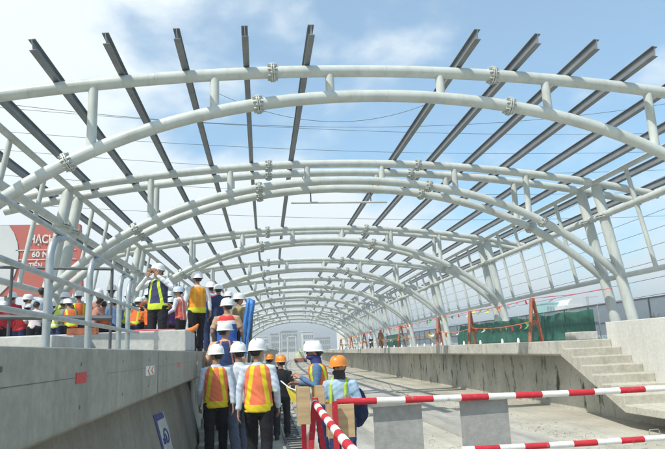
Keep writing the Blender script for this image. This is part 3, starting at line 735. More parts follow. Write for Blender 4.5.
def person(label, x, y, z, h, rz, pose='stand', helmet='white', shirt=('white', (.62, .68, .74)), vest=None, trousers=('black', (.018, .018, .022)),
           vox=.015, lean=0.0, group=None, skin=None, mask=None, sleeves=True, seed=0, strap=False, hold=None, tilt=0):
    root = thing('person', label, 'person', (x, y, z), rz, group); s = h/1.74; root.scale = (s, s, s)
    rnd = random.Random(seed+int(abs(x)*100)+int(y*10))
    if tilt == 0 and pose != 'photo': tilt = rnd.uniform(-.6, .6)
    bulk = rnd.uniform(.97, 1.10)
    sk = skin or SKIN
    J = {'sh': Vector((.178, 0, 1.385)), 'el': Vector((.245, -.03, 1.11)), 'wr': Vector((.255, .05, .865))}
    arms = {1: dict(J), -1: {k: Vector((-v.x, v.y, v.z)) for k, v in J.items()}}
    if pose == 'photo':
        for g in (1, -1): arms[g] = {'sh': Vector((g*.178, 0, 1.385)), 'el': Vector((g*.34, .12, 1.26)), 'wr': Vector((g*.10, .21, 1.50))}
    if pose == 'front':
        for g in (1, -1): arms[g]['el'] = Vector((g*.25, .04+rnd.uniform(-.05, .06), 1.13)); arms[g]['wr'] = Vector((g*rnd.uniform(.1, .24), .28+rnd.uniform(-.06, .04), 1.12+rnd.uniform(-.12, .16)))
    if pose == 'point':
        arms[1]['el'] = Vector((.25, .12, 1.14)); arms[1]['wr'] = Vector((.14, .36, 1.16))
    if pose == 'climb':
        for g in (1, -1): arms[g]['el'] = Vector((g*.27, .0, 1.13)); arms[g]['wr'] = Vector((g*.27, .19, .98))
    st_ = .0
    legs = {g: [Vector((g*.095, 0, .90)), Vector((g*.10, .02, .49)), Vector((g*.10, -.02, .09))] for g in (1, -1)}
    if pose in ('walk', 'climb', 'walk2'):
        k = 1 if pose != 'walk2' else -1; up = .18 if pose == 'climb' else 0
        legs[k] = [Vector((k*.095, 0, .90)), Vector((k*.10, .17, .52+up*.8)), Vector((k*.10, .16, .09+up))]
        legs[-k] = [Vector((-k*.095, 0, .90)), Vector((-k*.10, -.03, .48)), Vector((-k*.10, -.20, .11))]
        if pose != 'climb':
            arms[k]['wr'] += Vector((0, -.12, .02)); arms[-k]['wr'] += Vector((0, .10, .02))
    def warp(c):
        c = Vector(c)
        if c.z > .88: c.y += lean*(c.z-.88); c.z -= abs(lean)*.18*(c.z-.88)
        return c
    HC = Vector((0, .02, 1.61))
    R3 = Matrix.Rotation(tilt, 3, 'Z')
    def hd(v):           # head turn
        return HC+R3 @ (Vector(v)-HC)
    # body: one continuous surface: head, neck, torso, arms, legs
    B = MB()
    hm = MB(); hm.ball(HC+Vector((0, -.005, .02)), 1, 16, sc=(.077, .096, .105)); hm.ball(HC+Vector((0, .03, -.05)), 1, 12, sc=(.056, .06, .065))
    hm.ball(HC+Vector((0, .10, -.01)), 1, 8, sc=(.014, .022, .024)); hm.ball(HC+Vector((0, .085, -.055)), 1, 8, sc=(.026, .013, .01))
    for g in (1, -1): hm.ball(HC+Vector((g*.08, -.005, -.005)), 1, 8, sc=(.013, .022, .032))
    B.add([hd(v) for v in hm.v], hm.f)
    B.tube([(0, -.01, 1.36), (0, 0, 1.46), (0, .01, 1.56)], [.075, .056, .055], 12)
    tor = [(0, 0, .84, .13, .09), (0, 0, .92, .155, .105), (0, 0, 1.06, .135, .095), (0, .0, 1.2, .15, .105), (0, 0, 1.33, .165, .105), (0, 0, 1.41, .13, .085), (0, 0, 1.45, .07, .06)]
    B.loft(tor, 16)
    for g in (1, -1):
        a = arms[g]; B.tube([a['sh']-Vector((g*.05, 0, .0)), a['sh'], a['sh'].lerp(a['el'], .5), a['el'], a['el'].lerp(a['wr'], .4), a['wr']], [.055, .052, .045, .038, .036, .026], 10)
        q = legs[g]; B.tube([q[0], q[0].lerp(q[1], .5), q[1], q[1].lerp(q[2], .35), q[2]], [.085, .075, .055, .055, .038], 10)
        dr = (a['wr']-a['el']).normalized()
        if pose == 'photo': dr = Vector((-g*.35, .1, .93)).normalized()
        sd = Vector((0, 1, 0)); sd = (sd-dr*sd.dot(dr)).normalized(); nn = dr.cross(sd)
        if pose == 'photo': sd, nn = nn, sd
        a['dir'] = dr; a['sd'] = sd; a['nn'] = nn
        B.obox(a['wr']+dr*.045, dr*.05, sd*.038, nn*.014)
    body = None
    hands = MB()
    for g in (1, -1):
        a = arms[g]; dr, sd, nn = a['dir'], a['sd'], a['nn']; pal = nn*(-g if nn.x*g > 0 else g)
        pal = Vector((-g, 0, 0)) if abs(dr.z) > .7 else Vector((0, 0, -1))
        curl = pal*.02
        for fi, (o_, ln) in enumerate(((.03, .068), (.01, .078), (-.01, .073), (-.029, .058))):
            b0 = a['wr']+dr*.085+sd*o_; hands.tube([b0-dr*.015, b0+dr*ln*.45+curl*.3, b0+dr*ln*.8+curl*1.1, b0+dr*ln+curl*2.0], [.0095, .0090, .0085, .0065], 8)
        b0 = a['wr']+dr*.03+sd*.034; hands.tube([b0, b0+dr*.03+sd*.022+curl*.4, b0+dr*.065+sd*.025+curl*.9], [.012, .011, .008], 8)
    fine = vox < .017
    ob = finish(B, min(vox, .014) if fine else vox, 'body', sk, root, 0, 0, warp)
    if fine:        # fingers are welded into the same mesh so the body stays one object
        import bmesh
        b = bmesh.new(); b.from_mesh(ob.data); hv = []
        vs = [b.verts.new(warp(v)) for v in hands.v]
        for f in hands.f:
            try: q = b.faces.new([vs[i] for i in f]); q.smooth = True
            except ValueError: pass
        b.to_mesh(ob.data); b.free()
    root.scale = (s*bulk, s*(bulk*.5+.5), s)
    # eyes and mouth
    E = MB()
    for g in (1, -1): E.ball(hd(HC+Vector((g*.030, .088, -.004))), .011, 8)
    E.v = [tuple(warp(v)) for v in E.v]; E.build('eyes', M['black'], root)
    # hair
    Hh = MB(); Hh.ball(HC+Vector((0, -.020, .040)), 1, 16, sc=(.085, .090, .088)); Hh.loft([(0, -.058, 1.552, .052, .022), (0, -.055, 1.58, .068, .04), (0, -.05, 1.62, .078, .052)], 12)
    Hh.v = [tuple(warp(hd(v))) for v in Hh.v]; Hh.build('hair', HAIR, root)
    # shirt
    C1 = MB(); C1.loft([(cx_, cy_, cz_, a_+.018, b_+.016) for cx_, cy_, cz_, a_, b_ in [(0, 0, .86, .148, .102)]+tor[1:]], 18)
    C1.tube([(0, -.01, 1.38), (0, 0, 1.475)], [.08, .066], 12)
    for g in (1, -1):
        a = arms[g]; end = a['wr'] if sleeves else a['sh'].lerp(a['el'], .75)
        if sleeves: C1.tube([a['sh']-Vector((g*.06, 0, .01)), a['sh']+Vector((g*.004, 0, 0)), a['sh'].lerp(a['el'], .5), a['el'], a['el'].lerp(a['wr'], .5), end], [.074, .068, .057, .050, .045, .037], 12)
        else: C1.tube([a['sh']-Vector((g*.06, 0, .01)), a['sh']+Vector((g*.004, 0, 0)), end], [.075, .071, .064], 12)
    finish(C1, vox, 'shirt', pm(*shirt) if isinstance(shirt, tuple) else shirt, root, .011, seed+x, warp)
    # trousers
    T1 = MB(); T1.loft([(0, 0, .80, .13, .09), (0, 0, .88, .168, .118), (0, 0, .97, .160, .112)], 16)
    for g in (1, -1):
        q = legs[g]; T1.tube([q[0]+Vector((0, 0, .02)), q[0].lerp(q[1], .3), q[1], q[1].lerp(q[2], .5), q[2]+Vector((0, 0, -.02))], [.105, .098, .078, .072, .072], 12)
    finish(T1, vox, 'trousers', pm(*trousers) if isinstance(trousers, tuple) else trousers, root, .012, seed+3+x, warp)
    # shoes
    for g in (1, -1):
        a_ = legs[g][2]; Sh = MB(); Sh.loft([(a_.x, a_.y+.045, a_.z-.09, .048, .135), (a_.x, a_.y+.045, a_.z-.05, .05, .138), (a_.x, a_.y+.015, a_.z-.015, .045, .10), (a_.x, a_.y-.01, a_.z+.03, .045, .055)], 14)
        Sh.build('shoe', M['black'], root)
    # vest
    if vest:
        V = MB(); V.loft([(0, 0, .845, .192, .134), (0, 0, .92, .192, .139), (0, 0, 1.06, .183, .130), (0, 0, 1.2, .187, .135), (0, 0, 1.32, .192, .137), (0, 0, 1.405, .172, .120), (0, 0, 1.44, .12, .085)], 20)
        finish(V, vox, 'vest', vest, root, .010, seed+5+x, warp)
    # helmet
    if helmet:
        H = MB(); n = 22; hc = HC+Vector((0, .0, .035)); rr = []
        for (f, zz) in ((1.06, -.012), (1.0, -.006), (.985, .02), (.95, .055), (.86, .088), (.68, .115), (.42, .133), (.15, .139)):
            rr.append((hc.x, hc.y-.004, hc.z+zz*1.04-.008, .119*f, .144*f))
        H.loft(rr, n)
        vis = [(-.10, .085), (-.085, .15), (-.04, .188), (0, .196), (.04, .188), (.085, .15), (.10, .085)]
        H.prism(vis, lambda u, v: (hc.x+u, hc.y+v, hc.z-.012-.10*max(0, v-.1)), lambda u, v: (hc.x+u, hc.y+v, hc.z-.004-.10*max(0, v-.1)))
        H.obox(hc+Vector((0, -.01, .10)), (.012, 0, 0), (0, .10, 0), (0, 0, .034))
        H.v = [tuple(warp(hd(v))) for v in H.v]
        o = H.build('helmet', HEL[helmet], root, ang=50)
        K = MB(); K.tube([hc+Vector((-.09, -.07, -.02)), hc+Vector((0, -.122, -.045)), hc+Vector((.09, -.07, -.02))], [.012, .02, .012], 8)
        K.v = [tuple(warp(hd(v))) for v in K.v]; K.build('headband', M['black'], root)
    if mask:
        K = MB(); K.ball(HC+Vector((0, .012, -.072)), 1, 16, sc=(.082, .106, .050)); K.loft([(0, 0, 1.44, .085, .08), (0, .005, 1.49, .078, .08), (0, .01, 1.53, .078, .086)], 14)
        K.v = [tuple(warp(hd(v))) for v in K.v]; K.build('face_scarf', pm(*mask), root)
    if strap:
        K = MB()
        for g in (1, -1):
            K.tube([(g*.09, .125, .98), (g*.10, .135, 1.15), (g*.10, .10, 1.37), (g*.095, 0, 1.455), (g*.10, -.11, 1.36), (g*.09, -.14, 1.15)], .02, 8)
        K.v = [tuple(warp(v)) for v in K.v]; K.build('strap', pm(*strap), root)
    return root

WH_ = ('pale_white', (.66, .70, .74)); LB = ('light_blue', (.36, .50, .64)); DEN = ('denim', (.10, .18, .32)); BLK = ('black', (.016, .016, .02)); NVY = ('navy', (.03, .045, .12))
def Xat(px, py, Y): return at(px, py, Y).x
G = ZG
# nearest three seen from behind
person('worker in orange vest, back turned, left of the taller one nearest the camera', Xat(216, 380, 9.6), 9.6, G, 1.73, .05, 'walk', 'white', ('pale_blue_white', (.56, .64, .74)), V_OY, seed=1, vox=.013)
person('tall worker in orange vest and white sleeves nearest to the camera', Xat(258, 380, 8.35), 8.35, G, 1.76, -.08, 'walk2', 'white', ('pale_blue_white', (.56, .64, .74)), V_OY, seed=2, vox=.012)
person('worker in white helmet and plain white shirt half hidden between the two orange vests', Xat(239, 380, 9.75), 9.75, G, 1.75, .35, 'walk', 'white', WH_, None, trousers=('grey_blue', (.10, .12, .17)), seed=3)
# orange helmets beyond
person('person in orange helmet and black jacket just behind the nearest worker', Xat(281, 380, 12.2), 12.2, G, 1.52, -.1, 'walk', 'orange', BLK, None, seed=4)
person('person in orange helmet with lime vest partly hidden behind the nearest worker', Xat(270, 380, 14.2), 14.2, G, 1.56, .2, 'stand', 'orange', BLK, V_LIME, seed=5)
# leaning pair at the red stand
person('worker with blue face scarf and orange vest turned left by the stand', Xat(322, 380, 9.0), 9.0, G, 1.73, 1.45, 'front', 'white', DEN, V_O, mask=('scarf_blue', (.05, .06, .20)), seed=6, lean=.12, tilt=-.1, trousers=NVY)
person('small worker in orange helmet, dark face mask and pale blue shirt', Xat(341, 390, 7.6), 7.6, G, 1.52, 2.75, 'front', 'orange', LB, None, mask=('mask_dark', (.05, .045, .05)), seed=7, strap=('lime_strap', (.45, .62, .08)), trousers=NVY, lean=.08, vox=.013)
# backpack
bp_ = thing('backpack', 'dark navy backpack at the side of the worker with the orange helmet', 'backpack', (Xat(357, 405, 7.75), 7.72, 0), .3)
q = at(357, 407, 7.72); p = MB(); p.ball((0, 0, q.z), 1, 16, sc=(.13, .11, .24)); p.build('bag', pm('bag_navy', (.02, .03, .07)), bp_)
p = MB(); p.ball((.02, -.085, q.z-.06), 1, 12, sc=(.085, .05, .11)); p.build('pocket', pm('bag_navy', (.02, .03, .07)), bp_)
# stairs
person('worker with bare tan shoulders and navy back climbing the left stairs', Xat(225, 340, 10.9), 10.9, -1.22, 1.74, .05, 'climb', 'white', ('peach', (.72, .40, .26)), banded('overall_navy', (.035, .06, .16), [('v', .06, .085, (.6, .2, .15))]), seed=8)
person('worker in blue, white and red jacket high on the left stairs', Xat(227, 330, 11.9), 11.9, -.71, 1.73, -.1, 'climb', 'white', ('tan', (.50, .33, .22)), J_BRW, trousers=NVY, seed=9, sleeves=False)
person('worker in blue, white and red jacket at the head of the left stairs', Xat(211, 320, 15.2), 15.2, .06, 1.66, .2, 'stand', 'white', LB, J_BRW, trousers=NVY, seed=10)
person('worker in khaki shirt and white helmet beside the tall blue sheet', Xat(239, 330, 14.6), 14.6, -.35, 1.72, -.9, 'stand', 'white', ('khaki', (.34, .27, .15)), None, seed=11)
person('worker with only a white helmet showing between two blue jackets', Xat(229, 320, 16.5), 16.5, .06, 1.55, .5, 'stand', 'white', WH_, None, seed=12)
# left platform
person('worker in orange-yellow vest standing at the end of the concrete block', Xat(197, 320, 13.3), 13.3, .066, 1.66, .3, 'walk', 'white', WH_, V_OY2, seed=13)
ph = person('man in lime-banded navy vest holding a camera to his face', Xat(158, 300, 11.8), 11.8, .066, 1.64, 2.75, 'photo', 'white', WH_, V_NAVY, seed=14, vox=.013)
ph.scale = (1.06, .98, .94)
c = thing('camera', 'small black camera held to the face by the man in the lime-banded vest', 'camera', tuple(ph.location+Matrix.Rotation(2.75, 3, 'Z') @ Vector((0, .17, 1.51))), 2.75)
p = MB(); p.box(-.06, .06, -.02, .02, -.035, .035); p.build('camera_body', M['black'], c, smooth=False); p = MB(); p.tube([(0, .02, 0), (0, .055, 0)], .026, 14); p.build('lens', M['black'], c)
person('worker with pink-orange vest looking left behind the concrete block', Xat(181, 320, 12.6), 12.6, .066, 1.30, 1.2, 'front', 'blue', WH_, V_PNK, seed=15, lean=.1)
person('worker in pale blue helmet and orange vest left of the standing photographer', Xat(143, 320, 13.4), 13.4, .066, 1.36, -.5, 'front', 'blue', WH_, V_O, seed=16, lean=.25)
crowd = [
 (171, 316, 12.9, 1.10, 1.0, 'blue', ('purple', (.12, .06, .22)), None, 'low figure in purple jacket crouched right of the standing photographer'),
 (128, 305, 14.5, 1.42, .4, 'blue', DEN, V_NAVY, 'worker in pale helmet and navy vest with lime bands behind the handrail posts'),
 (111, 300, 14.0, 1.52, -.6, 'white', WH_, None, 'worker in bright white shirt and white helmet right of the second handrail post'),
 (99, 300, 15.5, 1.60, 2.4, 'white', ('dusty_pink', (.42, .22, .17)), None, 'worker in dusty pink shirt looking towards the camera right of the second handrail post'),
 (104, 315, 13.2, 1.12, .3, None, ('orange', (.75, .17, .04)), None, 'bare-headed figure in bright orange crouched behind the handrail'),
 (79, 300, 16.0, 1.62, .3, 'white', ('brown', (.24, .16, .12)), V_O, 'worker in brown sleeves and orange vest just left of the second handrail post'),
 (65, 305, 14.2, 1.40, 3.0, 'white', ('olive', (.20, .22, .08)), V_LIME, 'worker in white helmet and lime vest between the first two handrail posts'),
 (42, 296, 15.5, 1.70, .8, None, ('pale_blue_white', (.56, .64, .74)), None, 'bare-headed man in pale blue shirt just left of the first handrail post'),
 (27, 305, 14.6, 1.42, -1.2, 'white', ('dusty_white', (.60, .55, .55)), None, 'worker in white helmet and off-white shirt bending at the far left'),
 (12, 305, 14.8, 1.50, .6, 'white', ('deep_red', (.50, .03, .04)), V_RED, 'worker in white helmet and deep red shirt at the far left edge'),
 (121, 308, 17.5, 1.5, .2, 'white', ('purple', (.12, .06, .22)), V_PNK, 'worker in pink vest deep in the crowd left of the photographer'),
 (52, 303, 18.0, 1.55, .2, 'white', LB, V_O, 'orange-vested worker deep in the crowd behind the first handrail post')]
for i, (px, py, Y, h, rz, hl, shc, vs_, lb) in enumerate(crowd):
    person(lb, Xat(px, py, Y), Y, .066, h, rz, ('front', 'stand', 'point')[i % 3], hl, shc, vs_, seed=20+i, vox=.021, trousers=(BLK, NVY)[i % 2])
more = [
 (150, 318, 12.7, 1.05, .8, None, ('orange', (.75, .17, .04)), None, 'bent figure in orange just behind the standing photographer'),
 (134, 312, 12.9, 1.18, -.3, 'white', ('black', (.016, .016, .02)), V_O, 'crouching worker in orange vest right of the last handrail post'),
 (116, 314, 12.4, 1.12, .6, 'blue', DEN, None, 'crouching worker in denim shirt and pale helmet behind the handrail'),
 (91, 312, 13.0, 1.22, -.8, None, ('dusty_pink', (.42, .22, .17)), None, 'bare-headed crouching figure in dusty pink by the second handrail post'),
 (72, 312, 12.6, 1.16, .7, 'white', ('grey', (.25, .26, .27)), V_O, 'crouching worker in grey and orange between the first two posts'),
 (57, 312, 12.8, 1.18, -.4, 'white', ('dark_green', (.06, .10, .05)), V_LIME, 'crouching worker in dark green and lime right of the first post'),
 (35, 314, 12.6, 1.15, .2, None, ('dusty_white', (.60, .55, .55)), None, 'crouching figure in off-white left of the first handrail post'),
 (20, 316, 12.9, 1.12, -.5, 'white', ('deep_red', (.50, .03, .04)), V_RED, 'crouching worker in deep red near the left edge'),
 (3, 312, 13.5, 1.25, .4, 'white', ('deep_red', (.50, .03, .04)), None, 'worker in deep red cut by the left edge of the view'),
 (88, 300, 18.5, 1.6, .3, 'blue', DEN, None, 'worker in denim far back behind the second handrail post'),
 (33, 300, 18.5, 1.55, -.3, 'white', ('grey', (.25, .26, .27)), None, 'worker in grey far back left of the first handrail post'),
 (106, 300, 19.5, 1.6, .5, 'white', ('brown', (.24, .16, .12)), None, 'worker in brown farthest back behind the handrail'),
 (203, 310, 18.0, 1.62, .1, 'white', LB, V_O, 'worker in orange vest farthest back beside the standing orange-yellow vest'),
 (219, 318, 14.2, 1.5, .3, 'white', NVY, None, 'worker in navy shirt between the two blue jackets on the left'),
 (168, 305, 15.5, 1.5, -.2, 'white', WH_, V_O, 'worker in orange vest behind the standing photographer')]
for i, (px, py, Y, h, rz, hl, shc, vs_, lb) in enumerate(more):
    person(lb, Xat(px, py, Y), Y, .066, h, rz, ('front', 'point')[i % 2], hl, shc, vs_, seed=70+i, vox=.021, trousers=(BLK, NVY)[i % 2], lean=(.35 if h < 1.3 else .05))
# two far figures on the right platform
for i, (px, Y, hl, shc, vs_, lb) in enumerate(((371, 58, 'white', WH_, None, 'distant worker in white shirt on the right platform'), (381, 55, 'orange', BLK, V_O, 'distant worker in orange vest on the right platform'))):
    person(lb, Xat(px, 340, Y), Y, -.02, 1.65, .4, 'stand', hl, shc, vs_, seed=50+i, vox=.03)
# orange bucket-like bags on block edge
p = MB(); q = at(192, 330, 10.0); p.tube([(q.x-.10, 10.0, .39), (q.x+.0, 10.02, .40), (q.x+.05, 10.05, .43), (q.x+.09, 10.08, .49)], [.025, .045, .04, .012], 10)
tag(p.build('orange_bag', M['ribbon_o']), 'crumpled orange plastic bag at the right end of the concrete block', 'bag')
p = MB(); a = at(118, 331, 9.6); b = at(176, 331, 9.6); p.tube([(a.x, 9.5, .39), ((a.x+b.x)/2, 9.5, .40), (b.x, 9.5, .39)], .014, 8)
tag(p.build('red_pipe', M['ribbon_r']), 'thin red pipe lying along the top of the concrete block', 'pipe')

# ------------------------------------------------------------------ far machine on the deck
mcs = .8
mc = thing('covered_machine', 'distant machine under a pale yellow-green cover on the deck', 'machine', (Xat(300, 355, 90), 90, ZG))
p = MB(); p.box(-1.1, 1.3, -.6, .6, .05, .75); bevel(p.build('base', M['rust_red'], mc, smooth=False), .05)
p = MB(); p.loft([(0, 0, .76, .9, .6), (-.1, 0, 1.4, .75, .5), (.1, 0, 2.0, .4, .3), (.1, 0, 2.5, .12, .1)], 10); p.build('cover', mat('cover_green', (.52, .56, .34), .8, var=.2), mc)
for sx_ in (-.8, .9):
    p = MB(); p.tube([(sx_, -.7, .25), (sx_, .7, .25)], .25, 14); p.build('wheel', M['black'], mc)

# ------------------------------------------------------------------ billboard at the left
bb = thing('billboard', 'red and white roadside billboard with white lettering behind the left columns', 'billboard')
YB = 42.0
tl_ = at(-60, 222, YB); br_ = at(80, 282, YB); yb = YB
def bx_(px, py, dy=0): v = at(px, py, YB-dy); return Vector((v.x, YB-dy, v.z))
def flat(poly, dy, mt, nm, th=.03):
    p = MB(); P = [bx_(x, y, dy) for x, y in poly]; Q = [v+Vector((0, th, 0)) for v in P]; n = len(P)
    p.add(P+Q, [tuple(range(n)), tuple(reversed(range(n, 2*n)))]+[(i, i+n, (i+1) % n+n, (i+1) % n) for i in range(n)]); return p.build(nm, mt, bb, smooth=False)
flat([(-70, 226), (80, 224), (82, 296), (-70, 296)], 0, M['billboard_red'], 'panel', .5)
cv = [(9+11*((k/10)**.6), 225.5+70*k/10) for k in range(11)]; cv = [(9, 225.5), (14, 233), (17.5, 243), (18.5, 254), (17.5, 266), (14, 276), (8, 286), (0, 294), (-70, 294.5), (-70, 225.5)]
flat(cv, .06, M['billboard_white'], 'white_field', .03)
flat([(15.8, 257.6-7.6), (76, 249.0), (76, 249.6), (15.8, 250.7)], .06, M['white_paint'], 'rule', .02)
flat([(18.5, 259.5), (76, 258.4), (76, 259.0), (18.5, 260.2)], .06, M['white_paint'], 'rule', .02)
def text(body, px, py, hpx, nm, bold=0.0, wscale=1.0):
    cu = bpy.data.curves.new(nm, 'FONT'); cu.body = body; cu.size = 1; cu.extrude = .01; cu.offset = bold
    o = bpy.data.objects.new(nm, cu); COL.objects.link(o)
    dg_ = bpy.context.evaluated_depsgraph_get(); me = bpy.data.meshes.new_from_object(o.evaluated_get(dg_)); bpy.data.objects.remove(o)
    s = (bx_(px, py-hpx).z-bx_(px, py).z)/.70; b = bx_(px, py, .08)
    for v in me.vertices: v.co = Vector((v.co.x*s*wscale, -v.co.z*s, v.co.y*s))
    me.materials.clear(); me.materials.append(M['white_paint'])
    o = link(nm, me, bb, b); o.rotation_euler = (0, -ROLL*0.2, 0); return o
text('HẠCH', 28.4, 243, 8.2, 'lettering', .02, .74)
text('60 N', 31.5, 257, 5.6, 'lettering', .02, .95)
text('TIẾN', 28.5, 268, 5.0, 'lettering', .02, .8)
for X in (bx_(5, 290).x, bx_(60, 290).x):
    p = MB(); p.tube([(X, YB+.9, -15), (X, YB+.9, bx_(5, 240).z)], .35, 14); p.build('post', M['galv'], bb)

# ------------------------------------------------------------------ city beyond
def building(px0, px1, ytop, Y, lb, wall='city', depth=14, nx=6, nz=6, win=True):
    A = at(px0, ytop, Y); B = at(px1, ytop, Y); t = thing('office_building', lb, 'building')
    p = MB(); p.box(A.x, B.x, Y, Y+depth, -15, A.z); p.build('wall', M[wall], t, smooth=False)
    p = MB(); p.box(A.x-.3, B.x+.3, Y-.3, Y+depth, A.z+.002, A.z+.6); p.build('roof', M[wall], t, smooth=False)
    if win:
        wdt = (B.x-A.x)/nx; fh = 3.4; k = 0; z = A.z-1.2
        me = MB(); me.box(-wdt*.34, wdt*.34, -.06, .02, -fh*.32, fh*.32); me = me.mesh('window', M['window'], False)
        while z > -3 and k < nz:
            for i in range(nx): link('window', me, t, (A.x+wdt*(i+.5), Y, z-fh*.4))
            z -= fh; k += 1
building(271, 281, 334, 330, 'low grey office block at the left of the far skyline', nx=5, nz=4)
building(282, 297, 331.5, 300, 'grey glazed block in the middle of the far skyline', nx=7, nz=5)
building(303, 313, 332, 320, 'pale grid-windowed block at the right of the far skyline', 'city_white', nx=5, nz=4)
building(258, 268, 337, 360, 'hazy white block left of the far dark tree', 'city_white', nx=5, nz=4)
building(316, 330, 338, 380, 'low pale block right of the far grid-windowed block', 'city', nx=7, nz=3)
building(344, 364, 327, 150, 'pale concrete building behind the far end of the right platform', 'city_white', nx=5, nz=4)
building(546, 563, 303.5, 260, 'turquoise building behind the green net', 'city_teal', nx=6, nz=4)
t = thing('office_building', 'white round-roofed building right of the turquoise one', 'building'); A = at(565, 303, 250); B = at(586, 303, 250)
p = MB(); p.box(A.x, B.x, 250, 270, -15, A.z-1); p.build('wall', M['city_white'], t, smooth=False)
p = MB(); p.tube([((A.x+B.x)/2, 250.2, A.z-1.5), ((A.x+B.x)/2, 270, A.z-1.5)], (B.x-A.x)*.36, 20); p.build('roof', M['city_white'], t)
# masts
for i, (px, yt, lb) in enumerate(((279.5, 331, 'tall thin white mast at the far end of the deck'), (287.5, 337, 'left leg mast of the far white portal'), (296, 337, 'right leg mast of the far white portal'))):
    a = at(px, yt, 125); t = thing('mast', lb, 'mast')
    p = MB(); p.tube([(a.x, 125, ZG), (a.x, 125, a.z)], .13, 8); p.build('pole', M['white_steel'], t)
    if i: p = MB(); p.tube([(a.x, 125, a.z), (a.x+(1.2 if i == 1 else -.6), 125, a.z+.12)], .1, 8); p.build('arm', M['white_steel'], t)
# far end parapet band of the viaduct
p = MB(); p.box(-9, 12, 152, 152.5, ZG, ZG+1.5); tag(p.build('parapet_wall', M['parapet'], smooth=False), 'low pale parapet closing the far end of the deck', 'wall')
# tower crane and mast on the right skyline
cr_ = thing('tower_crane', 'hazy tower crane with pink jib on the right skyline', 'crane')
a = at(587, 296, 300); p = MB(); p.bar((a.x, 300, -15), (a.x, 300, a.z), .9, .9); p.build('mast', M['city'], cr_, smooth=False)
p = MB(); p.bar((a.x-2, 300, a.z-1), (a.x+6, 300, a.z-.3), .5, .5); p.build('jib', M['city'], cr_, smooth=False)
cr2 = thing('tower_crane', 'slanting pink crane jib low on the skyline behind the green net', 'crane')
a = at(541, 307, 280); b = at(553, 299, 280); p = MB(); p.bar(a, b, .5, .5); p.build('jib', M['ribbon_r'], cr2, smooth=False); p = MB(); p.bar((a.x, 280, -15), a, .7, .7); p.build('mast', M['city'], cr2, smooth=False)

# ------------------------------------------------------------------ trees
def tree(c, r, h, lb, seed, n=900, grp=None, squash=.8):
    rd = random.Random(seed); t = thing('tree', lb, 'tree', (c[0], c[1], c[2]), 0, grp)
    p = MB(); p.tube([(0, 0, 0), (.1, 0, h*.5), (0, .1, h*.8)], [r*.09, r*.06, r*.03], 8)
    for k in range(6):
        a = rd.uniform(0, 6.28); p.tube([(.05, 0, h*.5), (r*.5*cos(a), r*.5*sin(a), h*.5+r*rd.uniform(.2, .7))], [r*.04, r*.012], 6)
    p.build('trunk', M['bark'], t)
    f = MB(); cl = [(Vector((rd.gauss(0, .45), rd.gauss(0, .45), rd.gauss(0, .38)*squash))*r+Vector((0, 0, h*.8)), rd.uniform(.25, .5)*r) for _ in range(16)]
    for k in range(n):
        cc, cr3 = cl[k % 16]; d = Vector((rd.gauss(0, 1), rd.gauss(0, 1), rd.gauss(0, 1))).normalized()*cr3*rd.uniform(.5, 1.05)
        q = cc+d; s = r*rd.uniform(.04, .085); u = Vector((rd.gauss(0, 1), rd.gauss(0, 1), rd.gauss(0, 1))).normalized(); v = u.orthogonal().normalized()
        f.add([q-u*s, q+v*s*.6, q+u*s, q-v*s*.6], [(0, 1, 2, 3)])
    f.build('crown', M['leaf'], t, smooth=False)
a = at(653, 304, 75); tree((a.x, 75, -15), 3.0, a.z+15, 'round dark tree behind the mesh fence at the right edge', 1, 1800)
a = at(612, 309, 90); tree((a.x, 90, -15), 2.6, a.z+14, 'smaller tree behind the mesh fence between the two columns', 2, 900)
a = at(271, 344, 170); tree((a.x, 170, -15), 3.6, a.z+15.5, 'dark tree at the far left end of the deck', 3, 1800)
a = at(262, 347, 175); tree((a.x, 175, -15), 3.4, a.z+15, 'second dark tree left of the far one', 4, 1500)
tl2 = ['first', 'second', 'third', 'fourth', 'fifth', 'sixth', 'seventh', 'eighth', 'ninth', 'tenth', 'eleventh', 'twelfth', 'thirteenth', 'fourteenth']
for i in range(14):
    Y = 140+i*9; X = 42+i*5+random.uniform(-6, 6); tree((X, Y, -15), random.uniform(4, 6), random.uniform(11, 14), 'hazy tree in the row beyond the right-hand fence, %s from the near end' % tl2[i], 30+i, 500, 'trees beyond the right-hand fence')

# ------------------------------------------------------------------ wires
def wire(a, b, sag, lb, r=.02, n=24):
    a, b = Vector(a), Vector(b); p = MB(); p.tube([a.lerp(b, k/n)-Vector((0, 0, sag*4*(k/n)*(1-k/n))) for k in range(n+1)], r, 5)
    tag(p.build('overhead_wire', M['wire']), lb, 'wire', 'overhead wires behind the roof')
for i in range(10):
    z = 3.0+1.15*i
    wire((27+.15*i, 22, z), (30+.15*i, 120, z+.4), .5, 'overhead wire outside the right columns, number %s from the bottom' % ['one', 'two', 'three', 'four', 'five', 'six', 'seven', 'eight', 'nine', 'ten'][i], .018)
for i, (yl, yr, Y, sg_, nm) in enumerate(((104, 132, 70, 1.0, 'highest'), (98, 97, 60, 2.2, 'most sagging'), (128, 150, 72, 1.0, 'third highest'), (146, 168, 74, 1.2, 'fourth highest'), (172, 190, 76, 1.0, 'fifth highest'), (200, 214, 78, 1.0, 'lowest'))):
    wire(at(-40, yl, Y), at(705, yr, Y+6), sg_*1.6, '%s of the wires strung across behind the roof' % nm, .028, 40)
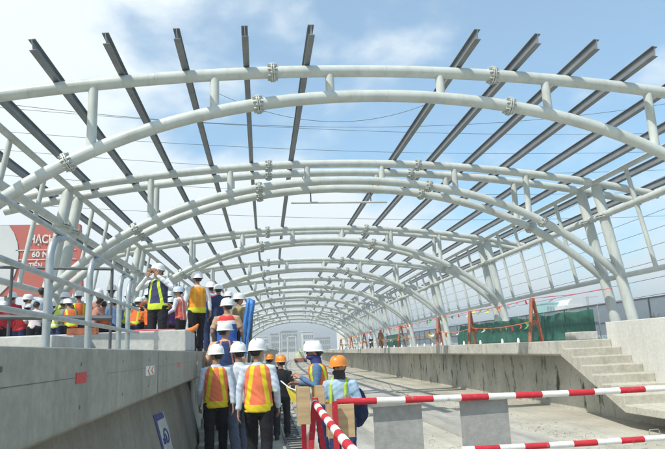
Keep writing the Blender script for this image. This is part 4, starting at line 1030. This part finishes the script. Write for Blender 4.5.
a = at(215, 92, 50); b = at(445, 96, 50); wire(a, b, 2.6, 'short slack wire sagging in the centre gap of the roof', .022)

# ------------------------------------------------------------------ haze
hz = MB(); hz.box(-1510, 1510, -1510, 1510, -16.2, 45)
hm_ = bpy.data.materials.new('haze'); hm_.use_nodes = True; ht = hm_.node_tree; ht.nodes.remove(ht.nodes['Principled BSDF'])
pv = ht.nodes.new('ShaderNodeVolumePrincipled'); pv.inputs['Density'].default_value = .0018; pv.inputs['Color'].default_value = (.86, .92, .97, 1); pv.inputs['Anisotropy'].default_value = .2
ht.links.new(pv.outputs[0], ht.nodes['Material Output'].inputs['Volume'])
tag(hz.build('haze', hm_, smooth=False), 'thin pale summer haze over the whole site', kind='stuff')

mc.scale = (.75, .75, .8)
# small clutter on the deck
cb = MB(); rd = random.Random(5)
for i in range(900):
    row = rd.choice((2.9, 5.1, 5.6, 1.0)); y = 6+rd.random()**1.6*45; x = row+rd.gauss(0, .35)+sx(y); s_ = rd.uniform(.006, .022)
    q = Vector((x, y, ZG+s_*.5)); a_ = rd.uniform(0, 6.28)
    cb.obox(q, (cos(a_)*s_*1.5, sin(a_)*s_*1.5, 0), (-sin(a_)*s_, cos(a_)*s_, 0), (0, 0, s_*.6))
tag(cb.build('rubble', M['stair'], smooth=False), 'scattered concrete crumbs along the deck', kind='stuff')
for (pts_, rr_, mt_, lb) in (([(4.3, 13), (4.6, 16), (5.2, 22), (6.1, 30), (6.4, 40)], .009, 'wire', 'thin black cable snaking along the deck towards the right platform'),
                         ([(1.9, 6.8), (2.2, 9), (1.8, 12.5), (2.4, 17), (2.2, 26)], .012, 'ribbon_o', 'thin orange cable lying along the middle of the deck')):
    P = []
    for k in range(len(pts_)-1):
        (xa, ya), (xb, yb) = pts_[k], pts_[k+1]
        for j in range(8):
            f = j/8; g_ = f*f*(3-2*f); P.append((xa+(xb-xa)*g_+.05*sin(ya*3+j), ya+(yb-ya)*f, ZG+rr_))
    p = MB(); p.tube(P, rr_, 6); tag(p.build('cable', M[mt_]), lb, 'cable')
